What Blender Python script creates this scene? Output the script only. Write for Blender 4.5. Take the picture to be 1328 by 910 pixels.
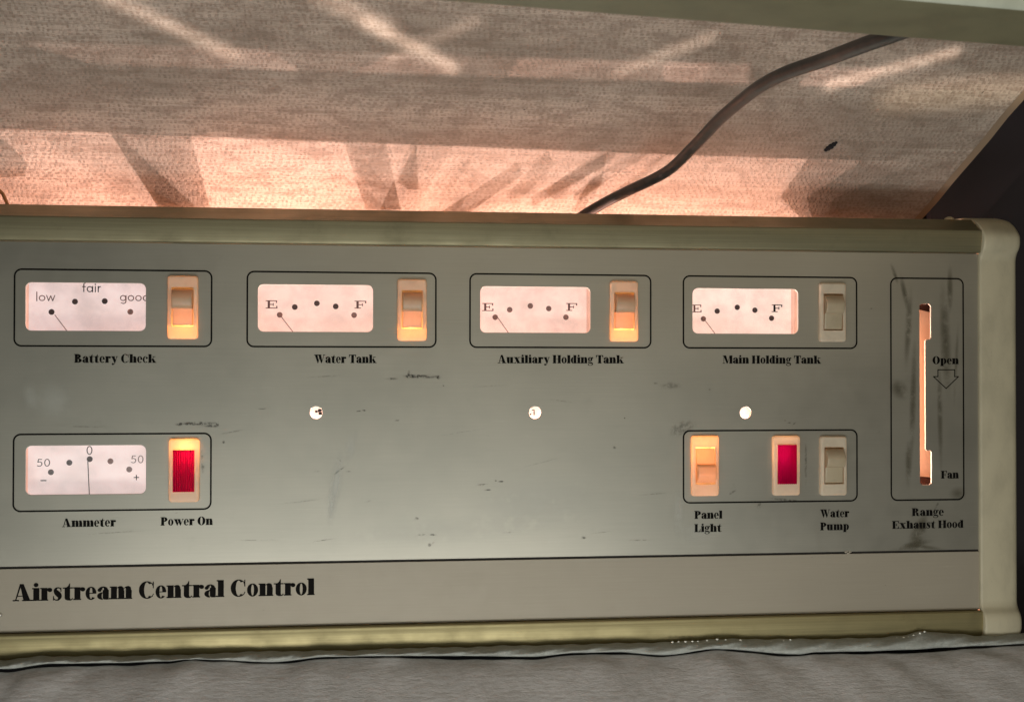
import bpy, bmesh, math, random
from mathutils import Vector, Matrix
from mathutils.geometry import tessellate_polygon

random.seed(7)
S = bpy.context.scene
COL = S.collection
for o in list(bpy.data.objects):
    bpy.data.objects.remove(o)
CM = 0.01                      # everything below is laid out in centimetres, built in metres

# ------------------------------------------------------------------ camera
FPX = 1600.0
ROT = Matrix(((0.99259467, -0.00105977, -0.12146895),
              (0.00256462, 0.99992188, 0.01223308),
              (0.12144649, -0.01245402, 0.99251985)))   # rows: right, down, forward in (x, down, into)
CAMP = Vector((21.486, -80.0, -6.071))
cd = bpy.data.cameras.new("camera")
cam = bpy.data.objects.new("camera", cd)
COL.objects.link(cam)
S.camera = cam


def w2b(v):                    # (x, down, into) -> (x, into, up)
    return Vector((v[0], v[2], -v[1]))


_r, _d, _f = (w2b(ROT[i]) for i in range(3))
cam.matrix_world = Matrix(((_r.x, -_d.x, -_f.x, CAMP.x * CM), (_r.y, -_d.y, -_f.y, CAMP.y * CM),
                           (_r.z, -_d.z, -_f.z, CAMP.z * CM), (0, 0, 0, 1)))
cd.sensor_width = 36.0
cd.lens = FPX / 1328.0 * 36.0
cd.clip_start = 0.02
cd.clip_end = 50.0
cd.dof.use_dof = True
cd.dof.focus_distance = 0.815
cd.dof.aperture_fstop = 30.0

# ------------------------------------------------------------------ world, lights, exposure
S.view_settings.view_transform = 'Standard'
S.view_settings.look = 'None'
S.view_settings.exposure = 0.0
S.view_settings.gamma = 1.0
W = bpy.data.worlds.new("World")
S.world = W
W.use_nodes = True
W.node_tree.nodes["Background"].inputs[0].default_value = (0.72, 0.78, 0.66, 1)
W.node_tree.nodes["Background"].inputs[1].default_value = 0.025


def aim(loc, tgt):
    d = (Vector(tgt) - Vector(loc))
    return d.to_track_quat('-Z', 'Y').to_euler()


def area(name, loc, tgt, sx, sy, power, col):
    l = bpy.data.lights.new(name, 'AREA')
    l.shape = 'RECTANGLE'
    l.size, l.size_y = sx * CM, sy * CM
    l.energy, l.color = power, col
    o = bpy.data.objects.new(name, l)
    o.location = Vector(loc) * CM
    o.rotation_euler = aim(loc, tgt)
    COL.objects.link(o)
    return o


def point(name, loc, power, col, r=0.12):
    l = bpy.data.lights.new(name, 'POINT')
    l.energy, l.color, l.shadow_soft_size = power, col, r * CM
    o = bpy.data.objects.new(name, l)
    o.location = Vector(loc) * CM
    COL.objects.link(o)
    return o


# daylight from a wide window behind and below the photographer, and an added fill lamp low in front of the panel
area("window_light", (22, -112, -30), (22, 0, -14), 105, 40, 0.92, (0.93, 1.0, 0.95))
area("low_fill", (22, -60, -46), (26, 0, -8), 64, 14, 2.6, (1.0, 0.97, 0.91))
# weak warm room light from above, behind the camera
area("room_light", (52, -90, 26), (42, 0, -6), 80, 34, 1.35, (1.0, 0.80, 0.55))

PINK = (1.0, 0.65, 0.55)
LAMPS = [(8.0, 3.2, -18.0), (27.5, 3.2, -18.0), (46.5, 3.2, -18.0)]
for p in LAMPS:
    point("panel_lamp", p, 2.6, PINK, 0.12)

# ------------------------------------------------------------------ helpers


def ray(px, py):
    return w2b(ROT.transposed() @ Vector(((px - 664) / FPX, (py - 455) / FPX, 1.0)))


def at(px, py, y=0.0):         # the point at depth y behind the panel face seen at that place of the photograph
    d = ray(px, py)
    return CAMP + d * ((y - CAMP.y) / d.y)


CS = 0.90                      # the linen wall: z = 4.68 - CS * (y - 6), leaning out over the panel


def wall_at(px, py):
    d = ray(px, py)
    t = (4.68 - CS * (CAMP.y - 6) - CAMP.z) / (d.z + CS * d.y)
    return CAMP + d * t


# added lamps below the view: narrow beams shaped as light streaks on the wall


def wall_streak(a, b, width, power, col=(1.0, 0.80, 0.68), spread=1.4, lean=0.0):
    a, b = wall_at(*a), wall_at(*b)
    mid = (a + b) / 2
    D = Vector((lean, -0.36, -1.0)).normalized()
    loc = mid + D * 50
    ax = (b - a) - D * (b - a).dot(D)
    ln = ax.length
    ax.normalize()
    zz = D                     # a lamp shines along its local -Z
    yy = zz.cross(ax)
    l = bpy.data.lights.new("added_streak_lamp", 'AREA')
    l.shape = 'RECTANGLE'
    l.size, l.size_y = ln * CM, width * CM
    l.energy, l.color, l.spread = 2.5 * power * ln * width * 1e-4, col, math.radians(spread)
    o = bpy.data.objects.new("added_streak_lamp", l)
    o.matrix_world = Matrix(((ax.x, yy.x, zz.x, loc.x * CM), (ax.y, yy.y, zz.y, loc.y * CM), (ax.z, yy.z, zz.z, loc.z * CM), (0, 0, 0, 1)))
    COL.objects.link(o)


wall_streak((120, -12), (312, 75), 0.8, 1.0)
wall_streak((200, 26), (300, 70), 0.4, 0.4)
wall_streak((400, -14), (510, 42), 1.3, 0.7)
wall_streak((470, 26), (594, 92), 0.75, 1.3)
wall_streak((440, 8), (590, 88), 0.35, 0.7)
wall_streak((500, 79), (622, 26), 0.6, 0.6)
wall_streak((795, 97), (930, 45), 0.7, 0.8, lean=-0.45)
wall_streak((1070, 112), (1245, 66), 0.6, 1.6)
wall_streak((1140, 130), (1345, 114), 1.0, 0.9, (1.0, .80, .55), 4)


ORG = {}


def link(o, parent=None, **kw):
    COL.objects.link(o)
    if parent is not None:
        o.parent = parent
    for k, v in kw.items():
        o[k] = v
    return o


def root(name, loc, label, cat, group=None):
    o = bpy.data.objects.new(name, None)
    o.empty_display_size = 0.02
    o.location = Vector(loc) * CM
    ORG[o] = Vector(loc)
    link(o, None, label=label, category=cat)
    if group:
        o["group"] = group
    return o


def part(name, verts, faces, mats, parent=None, smooth=None, midx=None, label=None, recalc=False):
    """one mesh object; verts in world centimetres"""
    me = bpy.data.meshes.new(name)
    org = ORG.get(parent, Vector((0, 0, 0))) if parent is not None else Vector((0, 0, 0))
    me.from_pydata([tuple((Vector(v) - org) * CM) for v in verts], [], faces)
    for m in (mats if isinstance(mats, (list, tuple)) else [mats]):
        me.materials.append(m)
    if midx:
        for p, i in zip(me.polygons, midx):
            p.material_index = i
    if recalc:
        bm = bmesh.new()
        bm.from_mesh(me)
        bmesh.ops.recalc_face_normals(bm, faces=bm.faces)
        bm.to_mesh(me)
        bm.free()
    if smooth is not None:
        for p in me.polygons:
            p.use_smooth = True
        me.set_sharp_from_angle(angle=math.radians(smooth))
    me.update()
    o = bpy.data.objects.new(name, me)
    link(o, parent)
    ORG[o] = org
    if label:
        o["label"] = label
    return o


class MB:
    def __init__(s):
        s.v, s.f, s.m = [], [], []

    def add(s, vs, fs, mi=0):
        b = len(s.v)
        s.v += [Vector(v) for v in vs]
        s.f += [tuple(b + i for i in f) for f in fs]
        s.m += [mi] * len(fs)

    def box(s, a, b, mi=0, skip=()):
        x0, y0, z0 = a
        x1, y1, z1 = b
        vs = [(x0, y0, z0), (x1, y0, z0), (x1, y1, z0), (x0, y1, z0), (x0, y0, z1), (x1, y0, z1), (x1, y1, z1), (x0, y1, z1)]
        F = {'bottom': (0, 3, 2, 1), 'top': (4, 5, 6, 7), 'front': (0, 1, 5, 4), 'right': (1, 2, 6, 5), 'back': (2, 3, 7, 6), 'left': (3, 0, 4, 7)}
        s.add(vs, [f for k, f in F.items() if k not in skip], mi)

    def tube(s, pts, r, n=12, mi=0, caps=True):
        rings = []
        up = Vector((0.1, 0.2, 1))
        for i, p in enumerate(pts):
            t = (Vector(pts[min(i + 1, len(pts) - 1)]) - Vector(pts[max(i - 1, 0)])).normalized()
            a = t.cross(up).normalized()
            b = a.cross(t)
            rr = r[i] if isinstance(r, (list, tuple)) else r
            rings.append([Vector(p) + (a * math.cos(q) + b * math.sin(q)) * rr for q in [2 * math.pi * k / n for k in range(n)]])
        vs = [v for g in rings for v in g]
        fs = [(i * n + k, i * n + (k + 1) % n, (i + 1) * n + (k + 1) % n, (i + 1) * n + k) for i in range(len(pts) - 1) for k in range(n)]
        if caps:
            fs += [tuple(range(n - 1, -1, -1)), tuple(range((len(pts) - 1) * n, len(pts) * n))]
        s.add(vs, fs, mi)

    def sphere(s, c, r, nu=14, nv=8, sc=(1, 1, 1), mi=0):
        vs, fs = [], []
        for j in range(nv + 1):
            th = math.pi * j / nv
            for i in range(nu):
                a = 2 * math.pi * i / nu
                vs.append((c[0] + r * sc[0] * math.sin(th) * math.cos(a), c[1] + r * sc[1] * math.sin(th) * math.sin(a), c[2] + r * sc[2] * math.cos(th)))
        for j in range(nv):
            for i in range(nu):
                fs.append((j * nu + i, (j + 1) * nu + i, (j + 1) * nu + (i + 1) % nu, j * nu + (i + 1) % nu))
        s.add(vs, fs, mi)

    def extrude_x(s, prof, x0, x1, mi=0, closed=False):
        n = len(prof)
        vs = [(x0, y, z) for y, z in prof] + [(x1, y, z) for y, z in prof]
        fs = [(i, (i + 1) % n, n + (i + 1) % n, n + i) for i in range(n if closed else n - 1)]
        s.add(vs, fs, mi)
        if closed:
            s.add(vs, [tuple(range(n)), tuple(range(2 * n - 1, n - 1, -1))], mi)

    def obj(s, name, mats, parent=None, smooth=None, label=None, recalc=False):
        return part(name, s.v, s.f, mats, parent, smooth, s.m, label, recalc)


def rrect(x0, x1, z0, z1, r, n=6):
    """rounded rectangle, counter-clockwise in (x, z)"""
    out = []
    for cx, cz, a0 in ((x1 - r, z1 - r, 0), (x0 + r, z1 - r, 90), (x0 + r, z0 + r, 180), (x1 - r, z0 + r, 270)):
        for k in range(n + 1):
            a = math.radians(a0 + 90 * k / n)
            out.append((cx + r * math.cos(a), cz + r * math.sin(a)))
    return out


def circ(cx, cz, r, n=24):
    return [(cx + r * math.cos(2 * math.pi * k / n), cz + r * math.sin(2 * math.pi * k / n)) for k in range(n)]


def sheet(outline, holes, y0, y1, bevel=0.0):
    """a plate of outline minus holes in the (x, z) plane, its faces at y0 (front) and y1 (back): (verts, faces)"""
    cu = bpy.data.curves.new("tmp", 'CURVE')
    cu.dimensions = '2D'
    cu.fill_mode = 'BOTH'
    cu.extrude = (y1 - y0) / 2 - bevel
    cu.bevel_depth = bevel
    cu.bevel_resolution = 2
    cu.offset = -bevel
    for lp in [outline] + list(holes):
        sp = cu.splines.new('POLY')
        sp.points.add(len(lp) - 1)
        for p, (x, z) in zip(sp.points, lp):
            p.co = (x, z, 0, 1)
        sp.use_cyclic_u = True
    ob = bpy.data.objects.new("tmp", cu)
    COL.objects.link(ob)
    dg = bpy.context.evaluated_depsgraph_get()
    me = bpy.data.meshes.new_from_object(ob.evaluated_get(dg))
    ym = (y0 + y1) / 2
    vs = [(v.co.x, ym - v.co.z, v.co.y) for v in me.vertices]
    fs = [tuple(p.vertices) for p in me.polygons]
    bpy.data.objects.remove(ob)
    bpy.data.meshes.remove(me)
    return vs, fs


# ------------------------------------------------------------------ materials


class Mat:
    def __init__(s, name):
        s.m = bpy.data.materials.new(name)
        s.m.use_nodes = True
        s.t = s.m.node_tree
        s.bsdf = s.t.nodes["Principled BSDF"]
        s.out = s.t.nodes["Material Output"]

    def n(s, typ, **kw):
        nd = s.t.nodes.new(typ)
        for k, v in kw.items():
            if k.startswith("i_"):
                nd.inputs[k[2:].replace("_", " ")].default_value = v
            else:
                setattr(nd, k, v)
        return nd

    def l(s, a, b):
        s.t.links.new(a, b)

    def math(s, op, a, b=None, clamp=False):
        nd = s.n('ShaderNodeMath', operation=op, use_clamp=clamp)
        for i, v in enumerate((a, b)):
            if v is None:
                continue
            if isinstance(v, (int, float)):
                nd.inputs[i].default_value = v
            else:
                s.l(v, nd.inputs[i])
        return nd.outputs[0]

    def pos(s):                # world position in centimetres
        if not hasattr(s, "_p"):
            g = s.n('ShaderNodeNewGeometry')
            v = s.n('ShaderNodeVectorMath', operation='SCALE')
            v.inputs['Scale'].default_value = 100.0
            s.l(g.outputs['Position'], v.inputs[0])
            s._p = v.outputs[0]
        return s._p

    def objco(s):
        if not hasattr(s, "_o"):
            g = s.n('ShaderNodeTexCoord')
            v = s.n('ShaderNodeVectorMath', operation='SCALE')
            v.inputs['Scale'].default_value = 100.0
            s.l(g.outputs['Object'], v.inputs[0])
            s._o = v.outputs[0]
        return s._o

    def noise(s, vec, scale, stretch=(1, 1, 1), detail=4, rough=0.55, off=(0, 0, 0)):
        mp = s.n('ShaderNodeMapping')
        mp.inputs['Scale'].default_value = stretch
        mp.inputs['Location'].default_value = off
        s.l(vec, mp.inputs['Vector'])
        nz = s.n('ShaderNodeTexNoise')
        nz.inputs['Scale'].default_value = scale
        nz.inputs['Detail'].default_value = detail
        nz.inputs['Roughness'].default_value = rough
        s.l(mp.outputs[0], nz.inputs['Vector'])
        return nz.outputs[0]

    def mr(s, v, a, b, c=0.0, d=1.0, smooth=True):
        nd = s.n('ShaderNodeMapRange', interpolation_type='SMOOTHSTEP' if smooth else 'LINEAR')
        for k, x in zip(('From Min', 'From Max', 'To Min', 'To Max'), (a, b, c, d)):
            nd.inputs[k].default_value = x
        s.l(v, nd.inputs['Value'])
        return nd.outputs[0]

    def mix(s, f, a, b, blend='MIX'):
        nd = s.n('ShaderNodeMix', data_type='RGBA', blend_type=blend)
        for sock, v in ((nd.inputs[0], f), (nd.inputs[6], a), (nd.inputs[7], b)):
            if isinstance(v, (int, float)):
                sock.default_value = v
            elif isinstance(v, (tuple, list)):
                sock.default_value = (*v[:3], 1)
            else:
                s.l(v, sock)
        return nd.outputs[2]

    def bump(s, h, strength=0.3, dist=0.01):
        nd = s.n('ShaderNodeBump')
        nd.inputs['Strength'].default_value = strength
        nd.inputs['Distance'].default_value = dist * CM
        s.l(h, nd.inputs['Height'])
        s.l(nd.outputs[0], s.bsdf.inputs['Normal'])

    def set(s, **kw):
        for k, v in kw.items():
            sock = s.bsdf.inputs[k.replace("_", " ")]
            if hasattr(v, "links"):
                s.l(v, sock)
            elif isinstance(v, tuple):
                sock.default_value = (*v[:3], 1)
            else:
                sock.default_value = v
        return s

    def spot(s, cx, cz, rx, rz, ang, nscale=1.2, lo=0.35, hi=0.75, soft=0.25):
        """a smudge of its own shape on the panel: a turned ellipse at (cx, cz) broken up by noise"""
        mp = s.n('ShaderNodeMapping', vector_type='TEXTURE')
        mp.inputs['Location'].default_value = (cx, 0, cz)
        mp.inputs['Rotation'].default_value = (0, -math.radians(ang), 0)
        mp.inputs['Scale'].default_value = (rx, 50, rz)
        s.l(s.pos(), mp.inputs['Vector'])
        ln = s.n('ShaderNodeVectorMath', operation='LENGTH')
        s.l(mp.outputs[0], ln.inputs[0])
        m = s.mr(ln.outputs['Value'], 1.0, soft, 0, 1)
        if nscale:
            nz = s.noise(s.pos(), nscale, (1, 1, 1), 5, 0.65, (cx * 1.7, cz, 3))
            m = s.math('MULTIPLY', m, s.mr(nz, lo, hi))
        return m


def simple(name, col, rough=0.5, metal=0.0, **kw):
    m = Mat(name)
    m.set(Base_Color=col, Roughness=rough, Metallic=metal, **kw)
    return m.m


def panel_paint(name, base, metal, r0):
    m = Mat(name)
    p = m.pos()
    brushed = m.noise(p, 1.6, (0.12, 1, 6), 5, 0.6)
    cloud = m.noise(p, 0.11, (1, 1, 1.4), 4, 0.5)
    grime = m.noise(p, 0.55, (1, 1, 1), 6, 0.65, (5, 0, 9))
    c = m.mix(m.mr(cloud, 0.3, 0.7), tuple(x * 0.97 for x in base), tuple(x * 1.03 for x in base))
    c = m.mix(m.mr(brushed, 0.3, 0.7, 0.0, 0.14), c, tuple(x * 0.72 for x in base))
    c = m.mix(m.mr(grime, 0.58, 0.80, 0.0, 0.2), c, tuple(x * 0.66 for x in base))
    sp = m.noise(p, 2.6, (0.5, 1, 1.3), 3, 0.5, (31, 0, 2))
    c = m.mix(m.mr(sp, 0.74, 0.80, 0.0, 0.4), c, tuple(x * 0.3 for x in base))
    print_ = m.noise(p, 0.9, (1, 1, 1), 6, 0.7, (2, 0, 7))
    rgh = m.mr(m.math('ADD', m.math('MULTIPLY', cloud, 0.5), m.math('MULTIPLY', print_, 0.5)), 0.36, 0.62, r0, r0 + 0.06)
    hair = m.noise(p, 1.2, (0.35, 1, 9), 2, 0.5, (9, 0, 3))
    c = m.mix(m.mr(hair, 0.66, 0.74, 0, 0.10), c, tuple(min(1, x * 1.7) for x in base))
    m.set(Base_Color=c, Roughness=rgh, Metallic=metal)
    m.bump(brushed, 0.06, 0.02)
    return m.m



def decal(name, col, nscale, lo, hi, soft, rough=0.5):
    """a smear of its own shape: a soft ellipse in its patch's UV, broken up by noise, see-through elsewhere"""
    m = Mat(name)
    uv = m.n('ShaderNodeUVMap')
    ln = m.n('ShaderNodeVectorMath', operation='LENGTH')
    m.l(uv.outputs[0], ln.inputs[0])
    at_ = m.n('ShaderNodeAttribute', attribute_name='strength')
    f = m.math('MULTIPLY', m.mr(ln.outputs['Value'], 1.0, soft, 0, 1), m.mr(m.noise(m.pos(), nscale, (1, 1, 1), 5, 0.65), lo, hi))
    f = m.math('MULTIPLY', f, at_.outputs['Fac'])
    m.set(Base_Color=col, Roughness=rough)
    tr = m.n('ShaderNodeBsdfTransparent')
    mx = m.n('ShaderNodeMixShader')
    m.l(f, mx.inputs[0])
    m.l(tr.outputs[0], mx.inputs[1])
    m.l(m.bsdf.outputs[0], mx.inputs[2])
    m.l(mx.outputs[0], m.out.inputs['Surface'])
    return m.m


M_PALE = decal("pale_patch", (0.74, 0.77, 0.72), 0.7, 0.25, 0.5, 0.0)  # soft paler patches on the face plate
M_GRIME = decal("grey_green_grime", (0.115, 0.105, 0.07), 0.9, 0.28, 0.56, 0.0)
M_SCUFF = decal("dark_scuff", (0.03, 0.027, 0.02), 4.0, 0.38, 0.60, 0.2)


M_PANEL = panel_paint("panel_paint", (0.42, 0.408, 0.35), 0.70, 0.34)
M_STRIP = panel_paint("taupe_strip", (0.355, 0.325, 0.26), 0.2, 0.5)
M_INK = simple("black_ink", (0.005, 0.0045, 0.004), 0.8, 0.0, Specular_IOR_Level=0.12)
M_GROOVE = simple("dark_groove", (0.012, 0.011, 0.010), 0.8)


def metal(name, base, rough):
    m = Mat(name)
    p = m.pos()
    b = m.noise(p, 2.0, (0.05, 3, 5), 4, 0.6)
    g = m.noise(p, 0.35, (1, 1, 1), 6, 0.65)
    c = m.mix(m.mr(b, 0.3, 0.7), tuple(x * 0.9 for x in base), tuple(x * 1.08 for x in base))
    c = m.mix(m.mr(g, 0.55, 0.8, 0, 0.5), c, tuple(x * 0.55 for x in base))
    m.set(Base_Color=c, Metallic=0.85, Roughness=m.mr(g, 0.3, 0.7, rough, rough + 0.14))
    m.bump(b, 0.05, 0.02)
    return m.m


M_RAIL = metal("olive_anodised_aluminium", (0.33, 0.29, 0.155), 0.46)
M_RAIL_TOP = metal("grey_green_aluminium", (0.265, 0.245, 0.155), 0.48)


def cream(name, base):
    m = Mat(name)
    p = m.pos()
    g = m.noise(p, 0.6, (1, 1, 0.5), 6, 0.6)
    f = m.noise(p, 6.0, (1, 1, 1), 3, 0.6)
    c = m.mix(m.mr(g, 0.35, 0.75), base, tuple(x * 0.8 for x in base))
    c = m.mix(m.mr(f, 0.66, 0.75, 0, 0.35), c, tuple(x * 0.5 for x in base))
    m.set(Base_Color=c, Roughness=0.5)
    m.bump(f, 0.08, 0.02)
    return m.m


M_CAP = cream("cream_plastic", (0.53, 0.495, 0.36))
M_MINT = cream("mint_laminate", (0.52, 0.56, 0.46))
M_SHADED_UNDER = cream("shaded_underside", (0.15, 0.14, 0.08))  # colour darkened for the shade under the shelf edge


def linen():
    m = Mat("linen_wallcovering")
    o = m.objco()
    wob = m.noise(o, 0.5, (1, 1, 1), 3, 0.5)
    slub = m.noise(o, 1.0, (0.10, 3.2, 1), 5, 0.62)            # long horizontal slubs
    patch = m.noise(o, 0.45, (1, 2.0, 1), 4, 0.6, (3, 8, 0))
    fine = m.noise(o, 5.0, (0.5, 2.2, 1), 3, 0.6)
    sx = m.n('ShaderNodeSeparateXYZ')
    m.l(o, sx.inputs[0])

    def dashes(rowh, colw, seed, duty):
        """rows of short upright threads, each row shifted by its own amount, the rows wavering a little"""
        v = m.math('ADD', m.math('DIVIDE', sx.outputs[1], rowh), m.math('MULTIPLY', wob, 1.6))
        row = m.math('FLOOR', v)
        wn = m.n('ShaderNodeTexWhiteNoise', noise_dimensions='1D')
        m.l(m.math('ADD', row, seed), wn.inputs['W'])
        jit = m.noise(o, 1.3, (1, 1, 1), 2, 0.5, (seed, 0, 0))
        u = m.math('ADD', m.math('ADD', m.math('DIVIDE', sx.outputs[0], colw), wn.outputs[0]), m.math('MULTIPLY', jit, 1.4))
        fu = m.math('ABSOLUTE', m.math('SUBTRACT', m.math('FRACT', u), 0.5))
        fv = m.math('ABSOLUTE', m.math('SUBTRACT', m.math('FRACT', v), 0.5))
        return m.math('MULTIPLY', m.mr(fu, duty, duty - 0.12), m.mr(fv, 0.46, 0.30))
    weave = m.math('MULTIPLY', dashes(0.34, 0.30, 3.0, 0.29), m.mr(patch, 0.42, 0.58))
    weave2 = m.math('MULTIPLY', dashes(0.26, 0.46, 9.0, 0.30), m.mr(patch, 0.56, 0.44))
    drop = m.mr(m.noise(o, 1.7, (1, 1, 1), 3, 0.6, (1, 9, 4)), 0.42, 0.58)
    weave = m.math('MULTIPLY', weave, m.math('ADD', m.math('MULTIPLY', drop, 0.75), 0.25))
    dash = m.noise(o, 2.6, (2.0, 1.3, 1), 2, 0.5, (7, 1, 0))
    base = m.mix(m.mr(slub, 0.3, 0.7), (0.40, 0.335, 0.28), (0.60, 0.52, 0.45))
    c = m.mix(m.math('MULTIPLY', weave, 0.72), base, (0.25, 0.19, 0.15))
    c = m.mix(m.math('MULTIPLY', weave2, 0.6), c, (0.25, 0.19, 0.15))
    c = m.mix(m.mr(dash, 0.56, 0.68, 0, 0.3), c, (0.28, 0.215, 0.17))
    c = m.mix(m.mr(fine, 0.40, 0.66, 0.0, 0.5), c, (0.68, 0.57, 0.49))
    mott = m.noise(o, 0.9, (0.6, 1.4, 1), 4, 0.65, (6, 3, 1))
    c = m.mix(m.mr(mott, 0.46, 0.62, 0, 0.5), c, (0.27, 0.205, 0.16))
    band_ = m.noise(o, 0.10, (0.5, 2.2, 1), 3, 0.5, (4, 1, 2))
    c = m.mix(m.mr(band_, 0.40, 0.62, 0, 0.5), c, (0.24, 0.19, 0.15))
    blot = m.noise(o, 0.16, (0.6, 1.3, 1), 5, 0.6, (2, 2, 2))
    c = m.mix(m.mr(blot, 0.52, 0.75, 0, 0.35), c, (0.25, 0.20, 0.155))
    fleck = m.noise(o, 1.4, (1, 1, 1), 1, 0.5, (11, 4, 0))
    c = m.mix(m.mr(fleck, 0.80, 0.83, 0, 0.8), c, (0.05, 0.035, 0.03))
    m.set(Base_Color=c, Roughness=0.75)
    h = m.math('ADD', m.math('MULTIPLY', m.math('ADD', weave, weave2), -0.8), m.math('ADD', fine, slub))
    m.bump(h, 0.7, 0.05)
    return m.m


M_LINEN = linen()
M_BOARD_EDGE = simple("board_edge", (0.22, 0.15, 0.10), 0.8)


def fabric(name, tint):
    m = Mat(name)
    p = m.pos()
    w1 = m.n('ShaderNodeTexWave', wave_type='BANDS', bands_direction='Z')
    w1.inputs['Scale'].default_value = 1.1
    w1.inputs['Distortion'].default_value = 6.0
    w1.inputs['Detail'].default_value = 2
    m.l(p, w1.inputs['Vector'])
    rib = m.noise(p, 2.4, (0.55, 1.6, 2.6), 3, 0.65)
    cl = m.noise(p, 0.25, (1, 1, 1), 4, 0.55)
    fine = m.noise(p, 9.0, (0.6, 1.6, 1.6), 2, 0.6)
    c = m.mix(m.mr(cl, 0.3, 0.7), (0.46, 0.465, 0.47), (0.56, 0.565, 0.575))
    c = m.mix(m.mr(rib, 0.42, 0.62, 0, 0.55), c, (0.38, 0.365, 0.355))
    c = m.mix(m.mr(fine, 0.45, 0.75, 0, 0.4), c, (0.72, 0.705, 0.69))
    c = m.mix(1.0, c, tint, 'MULTIPLY')
    m.set(Base_Color=c, Roughness=0.6)
    m.bsdf.inputs['Specular IOR Level'].default_value = 0.2
    m.bump(m.math('ADD', m.math('MULTIPLY', w1.outputs[1], 0.12), m.math('ADD', rib, m.math('MULTIPLY', fine, 0.6))), 0.7, 0.05)
    return m.m


M_FABRIC = fabric("grey_woven_fabric", (1, 1, 1))
M_HEM = fabric("grey_green_hem_fabric", (0.72, 0.77, 0.72))


def rubber():
    m = Mat("grey_cable_rubber")
    p = m.pos()
    n = m.noise(p, 1.2, (1, 1, 1), 5, 0.6)
    m.set(Base_Color=m.mix(m.mr(n, 0.3, 0.7), (0.018, 0.018, 0.017), (0.042, 0.041, 0.039)), Roughness=0.38)
    return m.m


M_CABLE = rubber()
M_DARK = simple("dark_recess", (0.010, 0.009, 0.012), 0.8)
M_HOUSE = simple("housing_tan", (0.50, 0.33, 0.23), 0.7)
M_LINER = simple("slot_backing", (0.55, 0.34, 0.235), 0.6)
M_EDGE = simple("bare_aluminium_edge", (0.75, 0.72, 0.68), 0.35, 0.3)
M_MAROON = simple("maroon_slider_end", (0.06, 0.02, 0.014), 0.5)
M_WHITE_IN = simple("white_switch_inside", (0.75, 0.68, 0.55), 0.7)
M_STEEL = simple("steel", (0.6, 0.6, 0.58), 0.3, 1.0)


def translucent(name, col, tcol, fac, rough=0.35, rib=False):
    """thin moulded plastic: scatters the light falling on it and lets some through"""
    m = Mat(name)
    p = m.pos()
    g = m.noise(p, 1.6, (1, 1, 1), 4, 0.6)
    m.set(Base_Color=m.mix(m.mr(g, 0.4, 0.75, 0, 0.5), col, tuple(x * 0.75 for x in col)), Roughness=rough)
    tr = m.n('ShaderNodeBsdfTranslucent')
    tr.inputs[0].default_value = (*tcol, 1)
    mx = m.n('ShaderNodeMixShader')
    mx.inputs[0].default_value = fac
    m.l(m.bsdf.outputs[0], mx.inputs[1])
    m.l(tr.outputs[0], mx.inputs[2])
    m.l(mx.outputs[0], m.out.inputs['Surface'])
    return m.m


M_BEZEL = translucent("ivory_switch_bezel", (0.95, 0.89, 0.72), (0.98, 0.66, 0.33), 0.40)
M_ROCKER = translucent("ivory_switch_rocker", (0.60, 0.55, 0.39), (0.90, 0.46, 0.22), 0.32)
M_RED = translucent("red_ribbed_lens", (0.36, 0.003, 0.07), (0.75, 0.004, 0.17), 0.55, 0.12)


def glow(name, col, strength, rough=0.25):
    m = Mat(name)
    p = m.pos()
    n = m.noise(p, 0.35, (1, 1, 1.6), 3, 0.5)
    k = m.mix(m.mr(n, 0.32, 0.68), tuple(c * 0.78 for c in col), col)
    m.set(Base_Color=(0.5, 0.42, 0.38), Roughness=rough)
    m.l(k, m.bsdf.inputs['Emission Color'])
    m.bsdf.inputs['Emission Strength'].default_value = strength * .96
    return m.m


M_DIAL = {k: glow("backlit_dial", c, 1.0) for k, c in dict(
    battery=(0.76, 0.61, 0.60), water=(0.88, 0.60, 0.52), auxiliary=(0.89, 0.61, 0.53), main=(0.95, 0.72, 0.62), ammeter=(0.72, 0.59, 0.58)).items()}
_g = Mat("clear_gauge_cover")
_t = _g.n('ShaderNodeBsdfTransparent')
_s = _g.n('ShaderNodeBsdfGlossy')
_s.inputs['Roughness'].default_value = 0.08
_x = _g.n('ShaderNodeMixShader')
_g.l(_g.mr(_g.noise(_g.pos(), 0.8, (1, 1, 1), 5, 0.6), 0.35, 0.7, 0.04, 0.11), _x.inputs[0])
_g.l(_t.outputs[0], _x.inputs[1])
_g.l(_s.outputs[0], _x.inputs[2])
_g.l(_x.outputs[0], _g.out.inputs['Surface'])
M_GLASS = _g.m
M_CASE = glow("backlit_case", (0.60, 0.30, 0.22), 1.0)
M_BULB = glow("lit_bulb", (1.0, 0.80, 0.66), 1.15)
M_DOT = simple("dial_dot_grey", (0.075, 0.05, 0.05), 0.7)
M_DOT2 = simple("dial_dot_faded", (0.25, 0.16, 0.15), 0.7)
M_PRINT2 = simple("faded_dial_print", (0.16, 0.085, 0.08), 0.7)

# ------------------------------------------------------------------ lettering
XH, ST, HL = 0.75, 0.31, 0.07


def RC(x0, y0, x1, y1):
    return [[(x0, y0), (x1, y0), (x1, y1), (x0, y1)]]


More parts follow.
